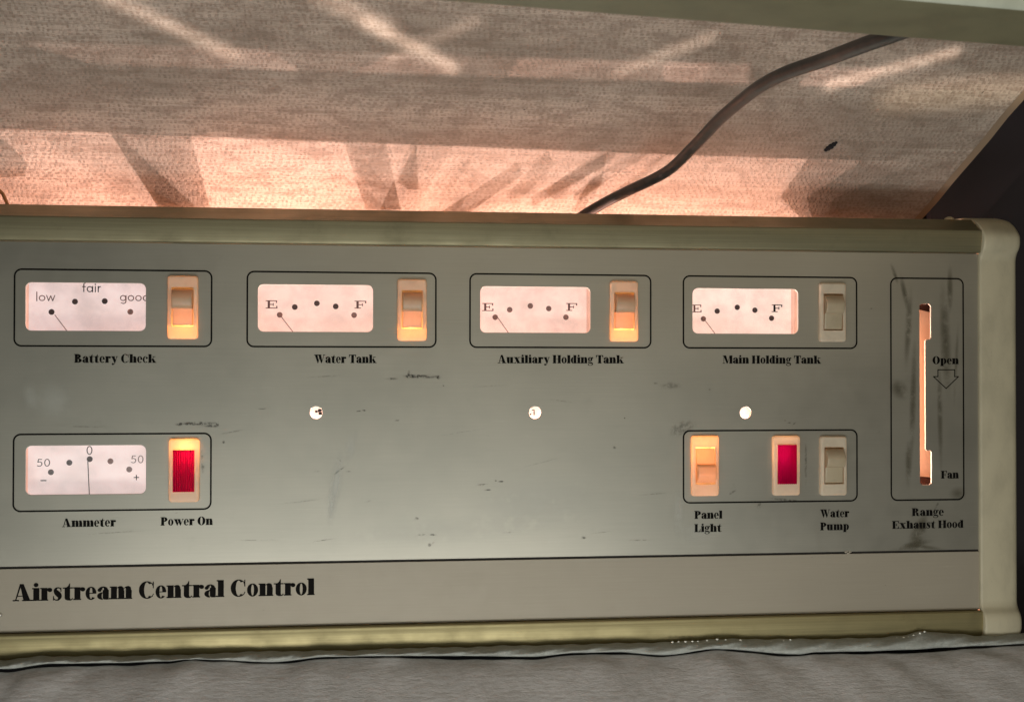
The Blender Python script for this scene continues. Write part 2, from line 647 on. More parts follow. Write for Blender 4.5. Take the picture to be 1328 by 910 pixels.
def RING(cx, cy, rx, ry, ix, iy, a0=0, a1=360, n=28, light=False):
    if not light:
        ix, iy = ix * 0.86, iy - 0.015
    n = max(6, int(n * (a1 - a0) / 360))
    out = []
    for k in range(n):
        q = [math.radians(a0 + (a1 - a0) * j / n) for j in (k, k + 1)]
        out.append([(cx + rx * math.cos(q[0]), cy + ry * math.sin(q[0])), (cx + rx * math.cos(q[1]), cy + ry * math.sin(q[1])),
                    (cx + ix * math.cos(q[1]), cy + iy * math.sin(q[1])), (cx + ix * math.cos(q[0]), cy + iy * math.sin(q[0]))])
    return out


def BALL(cx, cy, r):
    return [circ(cx, cy, r, 14)]


def STROKE(pts, n=6):
    """variable-width stroke through (x, y, width)"""
    P = [pts[0]] + list(pts) + [pts[-1]]
    c = []
    for i in range(1, len(P) - 2):
        for k in range(n):
            t = k / n
            c.append([0.5 * (2 * P[i][j] + (P[i + 1][j] - P[i - 1][j]) * t + (2 * P[i - 1][j] - 5 * P[i][j] + 4 * P[i + 1][j] - P[i + 2][j]) * t * t
                             + (3 * P[i][j] - P[i - 1][j] - 3 * P[i + 1][j] + P[i + 2][j]) * t ** 3) for j in range(3)])
    c.append(list(pts[-1]))
    L, R_ = [], []
    for i, (x, y, w) in enumerate(c):
        a, b = c[max(i - 1, 0)], c[min(i + 1, len(c) - 1)]
        dx, dy = b[0] - a[0], b[1] - a[1]
        d = math.hypot(dx, dy) or 1
        L.append((x - dy / d * w / 2, y + dx / d * w / 2))
        R_.append((x + dy / d * w / 2, y - dx / d * w / 2))
    return [[R_[i], R_[i + 1], L[i + 1], L[i]] for i in range(len(c) - 1)]


def LINE(pts, w):
    out = []
    for (x0, y0), (x1, y1) in zip(pts, pts[1:]):
        d = math.hypot(x1 - x0, y1 - y0)
        nx, ny = -(y1 - y0) / d * w / 2, (x1 - x0) / d * w / 2
        ex, ey = (x1 - x0) / d * w * .35, (y1 - y0) / d * w * .35
        out.append([(x0 - nx - ex, y0 - ny - ey), (x1 - nx + ex, y1 - ny + ey), (x1 + nx + ex, y1 + ny + ey), (x0 + nx - ex, y0 + ny - ey)])
    return out


def stem(x, y0, y1, w=ST):
    return RC(x, y0, x + w, y1)


def ser(x0, x1, y):
    return RC(x0, y, x1, y + HL)


def flag(x, y):
    return [[(x - .06, y - HL), (x + .01, y - HL), (x + .01, y), (x - .06, y)]]


def shoulder(x):
    return [[(x, .55), (x, .62), (x + .08, .715), (x + .18, .765), (x + .28, .76), (x + .36, .70), (x + .39, .60), (x + .39, .5), (x + .11, .5), (x + .11, .63), (x + .07, .66)]]


def n_(tall):
    return stem(.06, 0, tall) + flag(.06, tall) + ser(0, .39, 0) + shoulder(.33) + stem(.44, 0, .52) + ser(.40, .78, 0)


def bowlP(cy, ry, rx):
    return RING(.35, cy, rx, ry, rx - .27, ry - HL, -92, 92)


G = {
    'o': (.63, RING(.315, .375, .295, .39, .085, .345)),
    'e': (.59, RING(.30, .375, .28, .39, .085, .345, 0, 318) + RC(.2, .35, .575, .40)),
    'c': (.56, RING(.30, .375, .28, .39, .11, .345, 62, 318) + BALL(.44, .56, .115)),
    'a': (.67, stem(.31, .08, .56) + RING(.33, .53, .26, .235, .045, .185, 0, 165) + BALL(.145, .55, .105) + RING(.30, .205, .28, .22, .05, .17, 85, 275)
          + [[(.31, .12), (.59, .12), (.60, .06), (.64, .06), (.67, .11), (.70, .09), (.66, .0), (.55, -.015), (.40, -.01), (.32, .04)]]),
    'n': (.80, n_(XH)), 'h': (.80, n_(1.0)),
    'm': (1.18, n_(XH) + shoulder(.71) + stem(.82, 0, .52) + ser(.78, 1.16, 0)),
    'r': (.61, stem(.06, 0, XH) + flag(.06, XH) + ser(0, .41, 0) + BALL(.49, .62, .125) + STROKE([(.33, .55, .04), (.38, .68, .05), (.47, .73, .06)])),
    'u': (.80, [[(.78 - x, XH - y) for x, y in p] for p in stem(.06, 0, XH) + flag(.06, XH) + shoulder(.33) + stem(.44, 0, .52)] + ser(0, .36, XH - HL) + ser(.38, .72, XH - HL)),
    'i': (.41, stem(.06, 0, XH) + flag(.06, XH) + ser(0, .40, 0) + BALL(.20, .925, .125)),
    'l': (.41, stem(.06, 0, 1.0) + flag(.06, 1.0) + ser(0, .40, 0)),
    't': (.54, [[(.10, .12), (.38, .12), (.38, 1.0), (.34, .97), (.28, .84), (.20, .76), (.10, .72)]] + RC(.0, XH - HL, .52, XH)
          + [[(.10, .14), (.38, .14), (.40, .06), (.44, .05), (.49, .13), (.53, .11), (.50, .02), (.40, -.02), (.25, -.015), (.14, .04)]]),
    's': (.53, STROKE([(.45, .60, .04), (.37, .72, .06), (.25, .73, .08), (.16, .62, .16), (.22, .47, .27), (.33, .33, .29), (.38, .18, .20), (.32, .05, .10), (.21, .02, .07), (.11, .07, .06), (.06, .2, .04)])
          + RC(.42, .50, .47, .745) + RC(.04, 0, .09, .26)),
    'x': (.79, [[(.06, XH), (.37, XH), (.73, 0), (.42, 0)], [(.1, 0), (.16, 0), (.63, XH), (.57, XH)]] + ser(0, .42, XH - HL) + ser(.47, .74, XH - HL) + ser(0, .28, 0) + ser(.36, .80, 0)),
    'y': (.73, [[(.05, XH), (.36, XH), (.53, .2), (.43, -.03), (.37, -.03)], [(.60, XH), (.66, XH), (.43, -.06), (.35, -.2), (.24, -.26), (.22, -.22), (.32, -.17), (.39, -.03)]] + BALL(.20, -.155, .115) + ser(0, .42, XH - HL) + ser(.50, .75, XH - HL)),
    'w': (1.08, [[(.05, XH), (.36, XH), (.50, .18), (.42, -.015), (.36, -.015)], [(.40, XH), (.70, XH), (.84, .18), (.76, -.015), (.70, -.015)], [(.40, .02), (.45, .05), (.60, .5), (.55, .55)], [(.74, .02), (.80, .05), (1.02, XH), (.96, XH)]] + ser(0, .74, XH - HL) + ser(.88, 1.1, XH - HL)),
    'k': (.85, stem(.06, 0, 1.0) + flag(.06, 1.0) + ser(0, .39, 0) + [[(.33, .28), (.37, .28), (.66, XH - .02), (.60, XH - .02)], [(.39, .40), (.56, .52), (.84, 0), (.53, 0)]] + ser(.47, .78, XH - HL) + ser(.46, .88, 0)),
    'g': (.64, RING(.28, .50, .25, .265, .065, .225) + STROKE([(.14, .24, .05), (.10, .15, .10), (.2, .085, .15), (.4, .06, .17), (.53, -.02, .14), (.53, -.14, .10), (.36, -.245, .05), (.16, -.23, .07), (.06, -.13, .09), (.12, -.02, .05), (.2, .03, .04)]) + BALL(.56, .68, .085) + LINE([(.42, .68), (.56, .72)], .05)),
    'd': (.71, RING(.32, .375, .30, .39, .06, .345, 80, 280) + stem(.34, 0, 1.0) + flag(.34, 1.0) + ser(.40, .69, 0)),
    'p': (.75, stem(.06, -.25, XH) + flag(.06, XH) + ser(0, .42, -.25) + RING(.40, .375, .32, .39, .06, .345, -100, 100)),
    'A': (.98, [[(.36, 1.0), (.55, 1.0), (.90, 0), (.55, 0)], [(.36, 1.0), (.44, .94), (.17, 0), (.11, 0)]] + RC(.2, .27, .66, .32) + ser(.0, .32, 0) + ser(.47, .98, 0)),
    'B': (.84, stem(.08, 0, 1) + ser(0, .4, 0) + ser(0, .4, 1 - HL) + RING(.36, .745, .34, .255, .07, .20, -92, 92) + RING(.36, .26, .43, .27, .14, .215, -92, 92)),
    'C': (.86, RING(.44, .5, .42, .52, .17, .475, 48, 312) + RC(.74, .60, .79, 1.0) + STROKE([(.70, .9, .05), (.76, .72, .05)]) + STROKE([(.70, .1, .05), (.78, .28, .04)])),
    'E': (.84, stem(.08, 0, 1) + RC(0, 1 - HL, .78, 1) + RC(0, 0, .78, HL) + [[(.78, 1), (.56, .97), (.68, .88), (.74, .68), (.78, .68)], [(.78, 0), (.78, .34), (.74, .34), (.68, .13), (.56, .03)]] + RC(.34, .48, .56, .53) + [[(.57, .34), (.57, .67), (.53, .67), (.47, .52), (.47, .48), (.53, .34)]]),
    'F': (.78, stem(.08, 0, 1) + RC(0, 1 - HL, .74, 1) + ser(0, .46, 0) + [[(.74, 1), (.52, .97), (.64, .88), (.70, .66), (.74, .66)]] + RC(.34, .46, .56, .51) + [[(.57, .30), (.57, .66), (.53, .66), (.47, .50), (.47, .46), (.53, .30)]]),
    'H': (.98, stem(.07, 0, 1) + stem(.60, 0, 1) + ser(0, .42, 0) + ser(0, .42, 1 - HL) + ser(.53, .96, 0) + ser(.53, .96, 1 - HL) + RC(.34, .475, .62, .525)),
    'L': (.76, stem(.08, 0, 1) + ser(0, .44, 1 - HL) + RC(0, 0, .72, HL) + [[(.72, 0), (.72, .40), (.68, .40), (.60, .13), (.46, .03)]]),
    'M': (1.16, RC(.12, 0, .17, 1) + ser(.01, .30, 0) + ser(.01, .36, 1 - HL) + [[(.08, 1), (.40, 1), (.64, .16), (.54, -.01), (.48, -.01)], [(.55, .03), (.61, .10), (.86, 1), (.80, 1)]] + stem(.80, 0, 1) + ser(.73, 1.14, 0) + ser(.82, 1.14, 1 - HL)),
    'O': (.90, RING(.45, .5, .43, .52, .15, .475)),
    'P': (.80, stem(.08, 0, 1) + ser(0, .45, 0) + ser(0, .4, 1 - HL) + RING(.36, .72, .40, .28, .12, .225, -92, 92)),
    'R': (.90, stem(.08, 0, 1) + ser(0, .42, 0) + ser(0, .4, 1 - HL) + RING(.36, .745, .39, .255, .11, .20, -92, 92) + [[(.40, .51), (.60, .49), (.73, .38), (.76, .10), (.80, .05), (.84, .12), (.88, .10), (.84, .01), (.72, -.015), (.58, .01), (.50, .12), (.48, .36)]]),
    'T': (.82, stem(.27, 0, 1) + RC(0, 1 - HL, .82, 1) + [[(0, 1), (0, .64), (.04, .64), (.10, .86), (.24, .97)], [(.82, 1), (.58, .97), (.72, .86), (.78, .64), (.82, .64)]] + ser(.18, .64, 0)),
    'W': (1.26, [[(.06, 1), (.38, 1), (.54, .2), (.46, -.015), (.40, -.015)], [(.46, 1), (.78, 1), (.94, .2), (.86, -.015), (.80, -.015)], [(.44, .02), (.50, .06), (.66, .72), (.61, .78)], [(.84, .02), (.90, .06), (1.17, 1), (1.11, 1)]] + ser(0, .84, 1 - HL) + ser(1.0, 1.27, 1 - HL)),
    ' ': (.30, []),
}
w_ = .10
G2 = {   # the plain round lettering on the dials
    'l': (.22, LINE([(.10, 0), (.10, 1.0)], w_)), 'i': (.22, LINE([(.10, 0), (.10, .62)], w_) + BALL(.10, .84, .075)),
    'o': (.66, RING(.32, .31, .31, .33, .21, .23, light=True)), 'w': (.84, LINE([(.02, .62), (.22, .02), (.41, .58), (.60, .02), (.80, .62)], w_ * .9)),
    'f': (.36, STROKE([(.34, .96, w_), (.24, .98, w_), (.16, .88, w_), (.15, .7, w_), (.15, 0, w_)]) + LINE([(.02, .58), (.32, .58)], w_ * .9)),
    'a': (.68, RING(.31, .31, .30, .33, .20, .23, light=True) + LINE([(.58, 0), (.58, .62)], w_)),
    'r': (.38, LINE([(.10, 0), (.10, .62)], w_) + STROKE([(.10, .4, w_), (.18, .55, w_), (.34, .6, w_)])),
    'g': (.68, RING(.31, .31, .30, .33, .20, .23, light=True) + STROKE([(.58, .62, w_), (.58, .0, w_), (.52, -.22, w_), (.32, -.3, w_), (.1, -.2, w_)])),
    'd': (.68, RING(.31, .31, .30, .33, .20, .23, light=True) + LINE([(.58, 0), (.58, 1.0)], w_)),
    '5': (.66, LINE([(.52, .95), (.20, .95), (.14, .56)], w_) + STROKE([(.14, .56, w_), (.3, .62, w_), (.48, .54, w_), (.54, .32, w_), (.46, .12, w_), (.28, .04, w_), (.06, .12, w_)])),
    '0': (.72, RING(.34, .5, .29, .52, .19, .42, light=True)),
}
G3 = {   # wide slab letters E and F on the tank dials
    'E': (1.4, RC(.22, 0, .48, 1) + RC(0, 0, 1.32, .10) + RC(0, .90, 1.28, 1) + RC(.4, .45, .86, .55) + RC(1.18, 0, 1.32, .32) + RC(1.14, .7, 1.28, 1) + RC(.80, .32, .90, .68)),
    'F': (1.4, RC(.22, 0, .48, 1) + RC(0, 0, .74, .10) + RC(0, .90, 1.34, 1) + RC(.4, .45, .92, .55) + RC(1.20, .68, 1.34, 1) + RC(.86, .32, .96, .68)),
}


def text_polys(txt, font, track=0.0):
    x, out = 0.0, []
    for ch in txt:
        adv, polys = font[ch]
        out += [[(px + x, py) for px, py in p] for p in polys]
        x += adv + track
    return out, x - track


def add_text(mb, txt, font, x0, x1, zb, h, y, mi=0, track=0.0, tilt=0.0):
    polys, _ = text_polys(txt, font, track)
    mn = min(p[0] for q in polys for p in q)
    mx = max(p[0] for q in polys for p in q)
    sx = (x1 - x0) / (mx - mn)
    for k, q in enumerate(polys):
        yy = y - 0.0005 * (k % 9)
        vs = [(x0 + (px - mn) * sx, yy, zb + py * h + (px - mn) * sx * tilt) for px, py in q]
        a = sum(q[i][0] * q[(i + 1) % len(q)][1] - q[(i + 1) % len(q)][0] * q[i][1] for i in range(len(q)))
        if a < 0:
            vs.reverse()
        if len(vs) > 4:
            for t in tessellate_polygon([[Vector((v[0], v[2], 0)) for v in vs]]):
                mb.add([vs[i] for i in t], [(0, 1, 2)], mi)
        else:
            mb.add(vs, [tuple(range(len(vs)))], mi)


def frame_line(mb, x0, x1, z0, z1, r, w, y, mi=0):
    o = rrect(x0, x1, z0, z1, r)
    i = rrect(x0 + w, x1 - w, z0 + w, z1 - w, r - w)
    n = len(o)
    mb.add([(x, y, z) for x, z in o] + [(x, y, z) for x, z in i], [(k, (k + 1) % n, n + (k + 1) % n, n + k) for k in range(n)], mi)


# ------------------------------------------------------------------ the linen wall, the recess beyond it
t0, t1 = wall_at(1195, 285), wall_at(1328, 130)
edge = (t1 - t0).normalized()
ORG_W = wall_at(664, 150)
sdir = Vector((0, -1, CS)).normalized()                       # up the slope, towards the viewer
nrm = Vector((1, 0, 0)).cross(sdir).normalized()
if nrm.dot(CAMP - ORG_W) < 0:
    nrm = -nrm


def wl(p):                                                   # wall-plane coordinates
    d = p - ORG_W
    return d.x, d.dot(sdir)


e0, e1 = wl(t0 - edge * 6), wl(t1 + edge * 30)
tl = wl(Vector((-14, 0, 0)))[0]
low, high = e0[1], e1[1]
wob = []
for k in range(25):
    f = k / 24
    wob.append((e0[0] + (e1[0] - e0[0]) * f + 0.05 * math.sin(k * 2.1) + 0.04 * math.sin(k * 5.3), e0[1] + (e1[1] - e0[1]) * f))
poly = [(tl, low)] + wob + [(tl, high)]
me = bpy.data.meshes.new("linen_wall")
nv = len(poly)
TH = 0.55
vs = [(x * CM, s * CM, 0) for x, s in poly] + [(x * CM, s * CM, -TH * CM) for x, s in poly]
fs = [tuple(range(nv)), tuple(range(2 * nv - 1, nv - 1, -1))] + [(nv + i, nv + (i + 1) % nv, (i + 1) % nv, i) for i in range(nv)]
me.from_pydata(vs, [], fs)
me.materials.append(M_LINEN)
me.materials.append(M_BOARD_EDGE)
for p in me.polygons[2:]:
    p.material_index = 1
wall = bpy.data.objects.new("linen_wall", me)
wall.matrix_world = Matrix(((1, sdir.x, nrm.x, ORG_W.x * CM), (0, sdir.y, nrm.y, ORG_W.y * CM), (0, sdir.z, nrm.z, ORG_W.z * CM), (0, 0, 0, 1)))
link(wall, None, label="sloping wall panel in beige linen-textured vinyl behind the top of the control panel", category="wall panel")
mb = MB()
wd = []
for (x, s_) in wob:
    for dx in (-.62, -.02):
        wd.append(ORG_W + Vector((1, 0, 0)) * (x + dx) + sdir * s_ + nrm * .035)
mb.add(wd, [(2 * i, 2 * i + 1, 2 * i + 3, 2 * i + 2) for i in range(len(wob) - 1)])
ORG[wall] = Vector((0, 0, 0))
es = mb.obj("edge_strip", simple("worn_edge_tape", (0.30, 0.22, 0.15), 0.7))
es.parent = wall
es.matrix_parent_inverse = wall.matrix_world.inverted()
# dead insect stuck to it and small flecks: marks on the wall
mb = MB()
c = wall_at(1076, 190) + nrm * 0.08
for d_, r_ in ((-.26, .13), (-.12, .19), (.06, .21), (.24, .17), (.38, .10)):
    mb.sphere(tuple(c + Vector((d_, 0, 0)) * .86 + sdir * d_ * 1.0), r_, 12, 8, (1, .7, .9))
bug = mb.obj("dead_fly", M_DARK, None, 60)
bug["label"] = "small black dead fly stuck on the linen wall right of the cable"
bug["category"] = "insect"

mb = MB()
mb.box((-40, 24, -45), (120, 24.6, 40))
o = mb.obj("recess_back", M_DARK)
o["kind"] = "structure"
side = MB()
q0 = at(1170, 330, 9.5)
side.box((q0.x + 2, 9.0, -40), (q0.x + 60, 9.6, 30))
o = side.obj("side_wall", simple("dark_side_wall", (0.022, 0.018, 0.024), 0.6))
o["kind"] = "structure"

# ------------------------------------------------------------------ the control panel
BW, BP, BH, R2 = 12.115, 14.2335, 4.883, -10.28                # outline boxes: width, pitch, height, top of the second row
XL, XR = -14.0, 63.45                                          # the panel runs out of frame on the left
ZT, ZB = 1.68, -22.62
ZD = -18.6
panel = root("control_panel", (30, 0, -24.4), "grey-green metal control panel with backlit gauges and ivory rocker switches", "control panel")

GW = [("battery", 0.71), ("water", BP + 0.72), ("auxiliary", 2 * BP + 0.72), ("main", 3 * BP + 0.68), ("ammeter", 0.77)]
GZ = {k: ((-0.87, -3.87) if k != "ammeter" else (-11.05, -14.10)) for k, _ in GW}
SW = dict(battery=(10.30, -2.37), water=(24.75, -2.44), auxiliary=(38.70, -2.44), main=(53.01, -2.42), power=(10.42, -12.65), light=(44.18, -12.66), red=(49.76, -12.69), pump=(53.04, -12.73))
SWW, SWH = 1.88, 3.98
HOLES = [(18.64, -9.05), (32.8, -9.1), (47.01, -9.15)]
slot = [at(px, py) for px, py in ((1192.5, 396), (1195.5, 394), (1204.5, 394), (1207.3, 397), (1207.3, 438), (1205.5, 440), (1201.5, 440), (1199.9, 442), (1200.5, 582), (1202, 584),
                                  (1206.5, 584), (1208.2, 586), (1208.2, 626), (1205.5, 628.5), (1196, 628.5), (1193.4, 626))]
slot = [(p.x, p.z) for p in slot][::-1]
holes = [rrect(x, x + 7.29, GZ[k][1], GZ[k][0], 0.36) for k, x in GW]
holes += [rrect(x - SWW / 2 + .06, x + SWW / 2 - .06, z - SWH / 2 + .06, z + SWH / 2 - .06, 0.1) for x, z in SW.values()]
holes += [circ(x, z, 0.40) for x, z in HOLES] + [slot]
vs, fs = sheet([(XL, ZD + .07), (XR, ZD + .07), (XR, ZT), (XL, ZT)], holes, 0.0, 0.16, 0.02)
PALE_PATCHES = ((436, 625, 0.5, 2.6, -8, 0.42), (455, 580, 0.45, 1.3, -14, 0.30), (430, 655, 0.4, 1.6, -4, 0.35), (70, 520, 1.5, 1.6, 20, 0.25),
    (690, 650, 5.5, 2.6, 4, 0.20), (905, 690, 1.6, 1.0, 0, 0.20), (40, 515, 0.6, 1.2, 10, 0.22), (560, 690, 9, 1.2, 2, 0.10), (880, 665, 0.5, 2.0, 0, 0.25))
GRIMES = ((1178, 425, 0.22, 3.2, -4, 0.75), (1184, 520, 0.22, 5.2, -2, 0.75), (1173, 380, 0.18, 1.6, 12, 0.8), (1232, 375, 0.20, 1.9, 0, 0.85), (1226, 440, 0.34, 4.6, 3, 0.8), (1219, 540, 0.18, 4.5, 1, 0.7),
    (1166, 505, 0.5, 1.0, 40, 0.75), (1178, 600, 0.22, 2.0, 0, 0.7), (1160, 355, 0.14, 0.9, 20, 0.8), (1190, 695, 0.5, 1.6, -14, 0.9), (1182, 707, 1.3, 0.30, 12, 0.8), (1196, 680, 0.3, 0.9, -20, 0.7), (1240, 470, 0.12, 3.4, -3, 0.5), (1243, 640, 0.6, 0.6, 0, 0.6), (1200, 709, 1.2, 0.2, -8, 0.6))
SCUFFS = ((440, 610, 0.62, 0.06, 36, .6), (440, 596, 0.22, 0.06, -48, .6), (411, 611, 0.24, 0.06, 0, .5), (451, 611, 0.26, 0.06, 2, .55), (477, 650, 0.3, 0.06, 18, .5), (465, 533, 0.2, 0.07, 12, .8), (472, 532, 0.14, 0.07, 0, .9), (515, 545, .2, .08, 6, .6),
    (562, 693, 0.30, 0.07, 0, .95), (547, 693, .3, .05, 4, .7), (557, 706, .16, .16, 0, .7), (562, 703, .2, .05, 50, .6), (540, 672, .2, .12, 0, .6), (625, 628, 0.5, 0.05, 4, .7), (632, 635, 0.34, 0.07, 4, 1), (650, 624, 0.26, 0.06, 0, 1), (643, 623, .1, .06, 0, .9), (625, 629, .14, .1, 0, .6), (757, 697, 0.22, 0.11, 0, .7), (797, 580, .14, .12, 0, .7), (810, 542, .07, .08, 0, .8),
    (545, 488, 1.3, 0.16, -2, 1), (532, 488, 0.5, 0.2, 10, .9), (568, 489, 0.3, 0.16, 0, 1), (508, 491, 0.6, 0.09, 0, .7), (530, 484, .1, .25, -10, 1), (255, 549, 1.6, 0.15, 1, 1), (235, 550, 0.45, 0.14, 0, .8), (110, 553, 1.6, 0.05, -1, .4), (275, 552, .7, .12, 0, .8), (282, 549, .12, .2, 0, .9),
    (290, 573, .1, .14, 0, .9), (263, 605, .14, .5, 0, .6), (262, 590, .12, .4, 0, .5), (1024, 548, .2, .07, 10, .7), (1030, 549, .2, .07, 40, .7), (1018, 545, .1, .05, 0, .8), (985, 655, 0.3, 0.18, 60, .7), (1020, 648, 1.4, .12, -6, .7), (885, 555, 1.2, .6, 20, .4), (1002, 600, .12, 1.2, 0, .5), (1045, 600, .12, 2.0, 0, .5), (950, 638, .4, .1, 30, .6),
    (420, 488, 1.5, .05, 4, .35), (390, 650, 1.6, .06, 6, .3), (600, 560, 2.2, .04, 9, .3), (700, 600, 2.6, .04, 14, .25), (730, 520, 1.2, .05, -8, .3), (850, 640, 1.4, .05, 4, .35), (330, 700, 1.8, .04, 0, .35), (150, 690, 2.5, .05, 3, .3), (420, 700, .9, .05, 8, .5), (1215, 655, .8, .1, 60, .5), (640, 500, 1.6, .05, 4, .3), (870, 500, .9, .3, 0, .35), (300, 560, 1.2, .05, 10, .4),
    (850, 497, .2, .08, 0, .6), (920, 505, .1, .06, 0, .8), (1140, 560, .06, .1, 0, .8), (1130, 400, .08, .06, 0, .7), (575, 500, .08, .06, 0, .8), (750, 480, .08, .05, 0, .7), (340, 530, .4, .05, 3, .5), (660, 690, .5, .05, 2, .5), (830, 700, .9, .05, 0, .5), (780, 690, 1., .04, 6, .3))
nplate = len(fs)
vs, fs, mid, uvs, strg = list(vs), list(fs), [0] * len(fs), [], []
for mi, tab, yy in ((1, PALE_PATCHES, -0.003), (2, GRIMES, -0.005), (3, SCUFFS, -0.007)):
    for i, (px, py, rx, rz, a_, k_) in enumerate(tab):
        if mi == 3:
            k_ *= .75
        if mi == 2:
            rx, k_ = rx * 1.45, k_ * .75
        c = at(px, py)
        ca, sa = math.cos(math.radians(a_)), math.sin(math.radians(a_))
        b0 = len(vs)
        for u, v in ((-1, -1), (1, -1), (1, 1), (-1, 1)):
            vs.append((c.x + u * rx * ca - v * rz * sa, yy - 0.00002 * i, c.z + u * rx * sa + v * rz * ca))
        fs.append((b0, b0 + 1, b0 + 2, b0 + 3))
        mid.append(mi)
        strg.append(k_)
plate = part("face_plate", vs, fs, [M_PANEL, M_PALE, M_GRIME, M_SCUFF, M_EDGE], panel, midx=mid)
for p in plate.data.polygons:
    if p.index < nplate and abs(p.normal.y) < 0.3 and p.center.y > .03 * CM - ORG[panel].y * CM:
        p.material_index = 4
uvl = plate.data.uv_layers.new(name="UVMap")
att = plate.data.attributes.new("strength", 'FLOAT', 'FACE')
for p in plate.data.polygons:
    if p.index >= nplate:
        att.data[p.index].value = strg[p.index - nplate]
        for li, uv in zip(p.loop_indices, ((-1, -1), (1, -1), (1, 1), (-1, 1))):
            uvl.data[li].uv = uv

# lower taupe strip, parted from the face plate by a dark groove
vs, fs = sheet([(XL, ZB), (XR, ZB), (XR, ZD - .07), (XL, ZD - .07)], [], -0.02, 0.14, 0.02)
strip = part("lower_strip", vs, fs, [M_STRIP], panel)
mb = MB()
mb.box((XL, 0.10, ZD - .3), (XR, 0.2, ZD + .3))
mb.box((XL, 0.24, ZB - .7), (XR, 0.34, ZB + .6))  # this and the next: unseen seals added to block lamp light at the rails
mb.box((XL, 0.34, ZT - .3), (XR, 0.44, ZT + .9))
gr = mb.obj("groove", M_GROOVE, panel)
# a nick in the groove's edge
mb = MB()
c = at(1100, 716)
for dx, dz, r in ((-.16, .03, .09), (.02, -.05, .1), (.15, .04, .08), (-.05, .09, .06)):
    mb.sphere((c.x + dx, 0.0, c.z + dz), r, 8, 6, (1.1, .35, .8))
mb.obj("paint_chip", M_STRIP, strip, 60)


def rail(name, prof, x0, x1, mat, segs=1):
    mb = MB()
    mb.extrude_x(prof, x0, x1)
    return mb.obj(name, mat, panel, 28, recalc=False)


def arc(pts, n=8):             # smooth (y, z) profile through points
    P = [pts[0]] + pts + [pts[-1]]
    out = []
    for i in range(1, len(P) - 2):
        for k in range(n):
            t = k / n
            out.append(tuple(0.5 * (2 * P[i][j] + (P[i + 1][j] - P[i - 1][j]) * t + (2 * P[i - 1][j] - 5 * P[i][j] + 4 * P[i + 1][j] - P[i + 2][j]) * t * t
                                    + (3 * P[i][j] - P[i - 1][j] - 3 * P[i + 1][j] + P[i + 2][j]) * t ** 3) for j in range(2)))
    out.append(pts[-1])
    return out


top_prof = [(0.3, ZT + .03), (-0.12, ZT + .03)] + arc([(-0.14, ZT + .05), (-0.34, ZT + .08), (-0.45, ZT + .50), (-0.515, ZT + 1.0), (-0.53, ZT + 1.48)]) + [(-0.50, ZT + 1.54), (-0.42, ZT + 1.56)] \
    + [(-0.36, ZT + 1.58), (0.95, ZT + 2.43), (0.95, ZT + 1.9)]
rail("top_rail", top_prof, XL, XR + .012, M_RAIL_TOP)
bot_prof = arc([(-0.03, ZB - .04), (-0.44, ZB - .05), (-0.51, ZB - .30), (-0.535, ZB - .65), (-0.49, ZB - 1.15), (-0.34, ZB - 1.65), (-0.02, ZB - 1.93), (0.4, ZB - 2.05), (1.6, ZB - 2.1)]) + [(1.8, ZB - 2.0), (1.8, ZB - .1)]
bot_prof = [(0.3, ZB - .04)] + bot_prof
rail("bottom_rail", bot_prof, XL, XR + .012, M_RAIL)

# end cap: one moulded cream piece that follows the profile of the rails
CX0, CX1 = XR + .02, 66.25
cap_prof = arc([(3.4, ZT + 2.75), (1.9, ZT + 2.62), (0.5, ZT + 2.28), (-0.25, ZT + 1.78), (-0.72, ZT + 1.25), (-0.80, ZT + .75), (-0.66, ZT + .28), (-0.34, ZT - .10), (-0.20, ZT - .45), (-0.18, ZT - .9), (-0.18, ZT - 1.6), (-0.18, ZT - 3.0), (-0.18, -6.0),
                (-0.18, -12.0), (-0.18, -17.0), (-0.18, ZB + 2.8), (-0.18, ZB + 1.5), (-0.18, ZB + .85), (-0.20, ZB + .45), (-0.34, ZB + .12), (-0.68, ZB - .28), (-0.80, ZB - .85), (-0.70, ZB - 1.45), (-0.32, ZB - 1.98), (0.3, ZB - 2.25), (1.8, ZB - 2.3)], 5)
mb = MB()
NP = len(cap_prof)
rows = []
secs = [(CX0, 0.35), (CX0, 0.03), (CX0 + .05, -.03), (CX0 + .16, -.05), (CX1 - .55, -.05), (CX1 - .28, 0.0), (CX1 - .10, 0.13), (CX1 - .02, 0.34), (CX1, 0.7), (CX1, 4.0)]
cen = []
for i, (y, z) in enumerate(cap_prof):
    a, b = cap_prof[max(i - 1, 0)], cap_prof[min(i + 1, NP - 1)]
    t = Vector((b[0] - a[0], b[1] - a[1])).normalized()
    cen.append(Vector((-t.y, t.x)) if Vector((-t.y, t.x)).x > -0.0 else Vector((t.y, -t.x)))
for x, dep in secs:
    for i, (y, z) in enumerate(cap_prof):
        n2 = Vector((cap_prof[min(i + 1, NP - 1)][1] - cap_prof[max(i - 1, 0)][1], -(cap_prof[min(i + 1, NP - 1)][0] - cap_prof[max(i - 1, 0)][0]))).normalized()
        # n2 points outward (to the viewer / up / down); move inward by dep
        if dep > 1:
            yy, zz = max(y, 0) + 3.0, z * 0.985 + (-10.5) * 0.015
        else:
            d = min(dep, 0.45)
            yy, zz = y - n2.x * d, z - n2.y * d
            if dep > 0.5:
                yy += 0.3
        mb.v.append(Vector((x, yy, zz)))
for s_ in range(len(secs) - 1):
    for i in range(NP - 1):
        mb.f.append((s_ * NP + i, s_ * NP + i + 1, (s_ + 1) * NP + i + 1, (s_ + 1) * NP + i))
        mb.m.append(0)
mb.obj("end_cap", M_CAP, panel, 50, recalc=True)
mb = MB()                      # dark seam where the cap's lip meets the rails
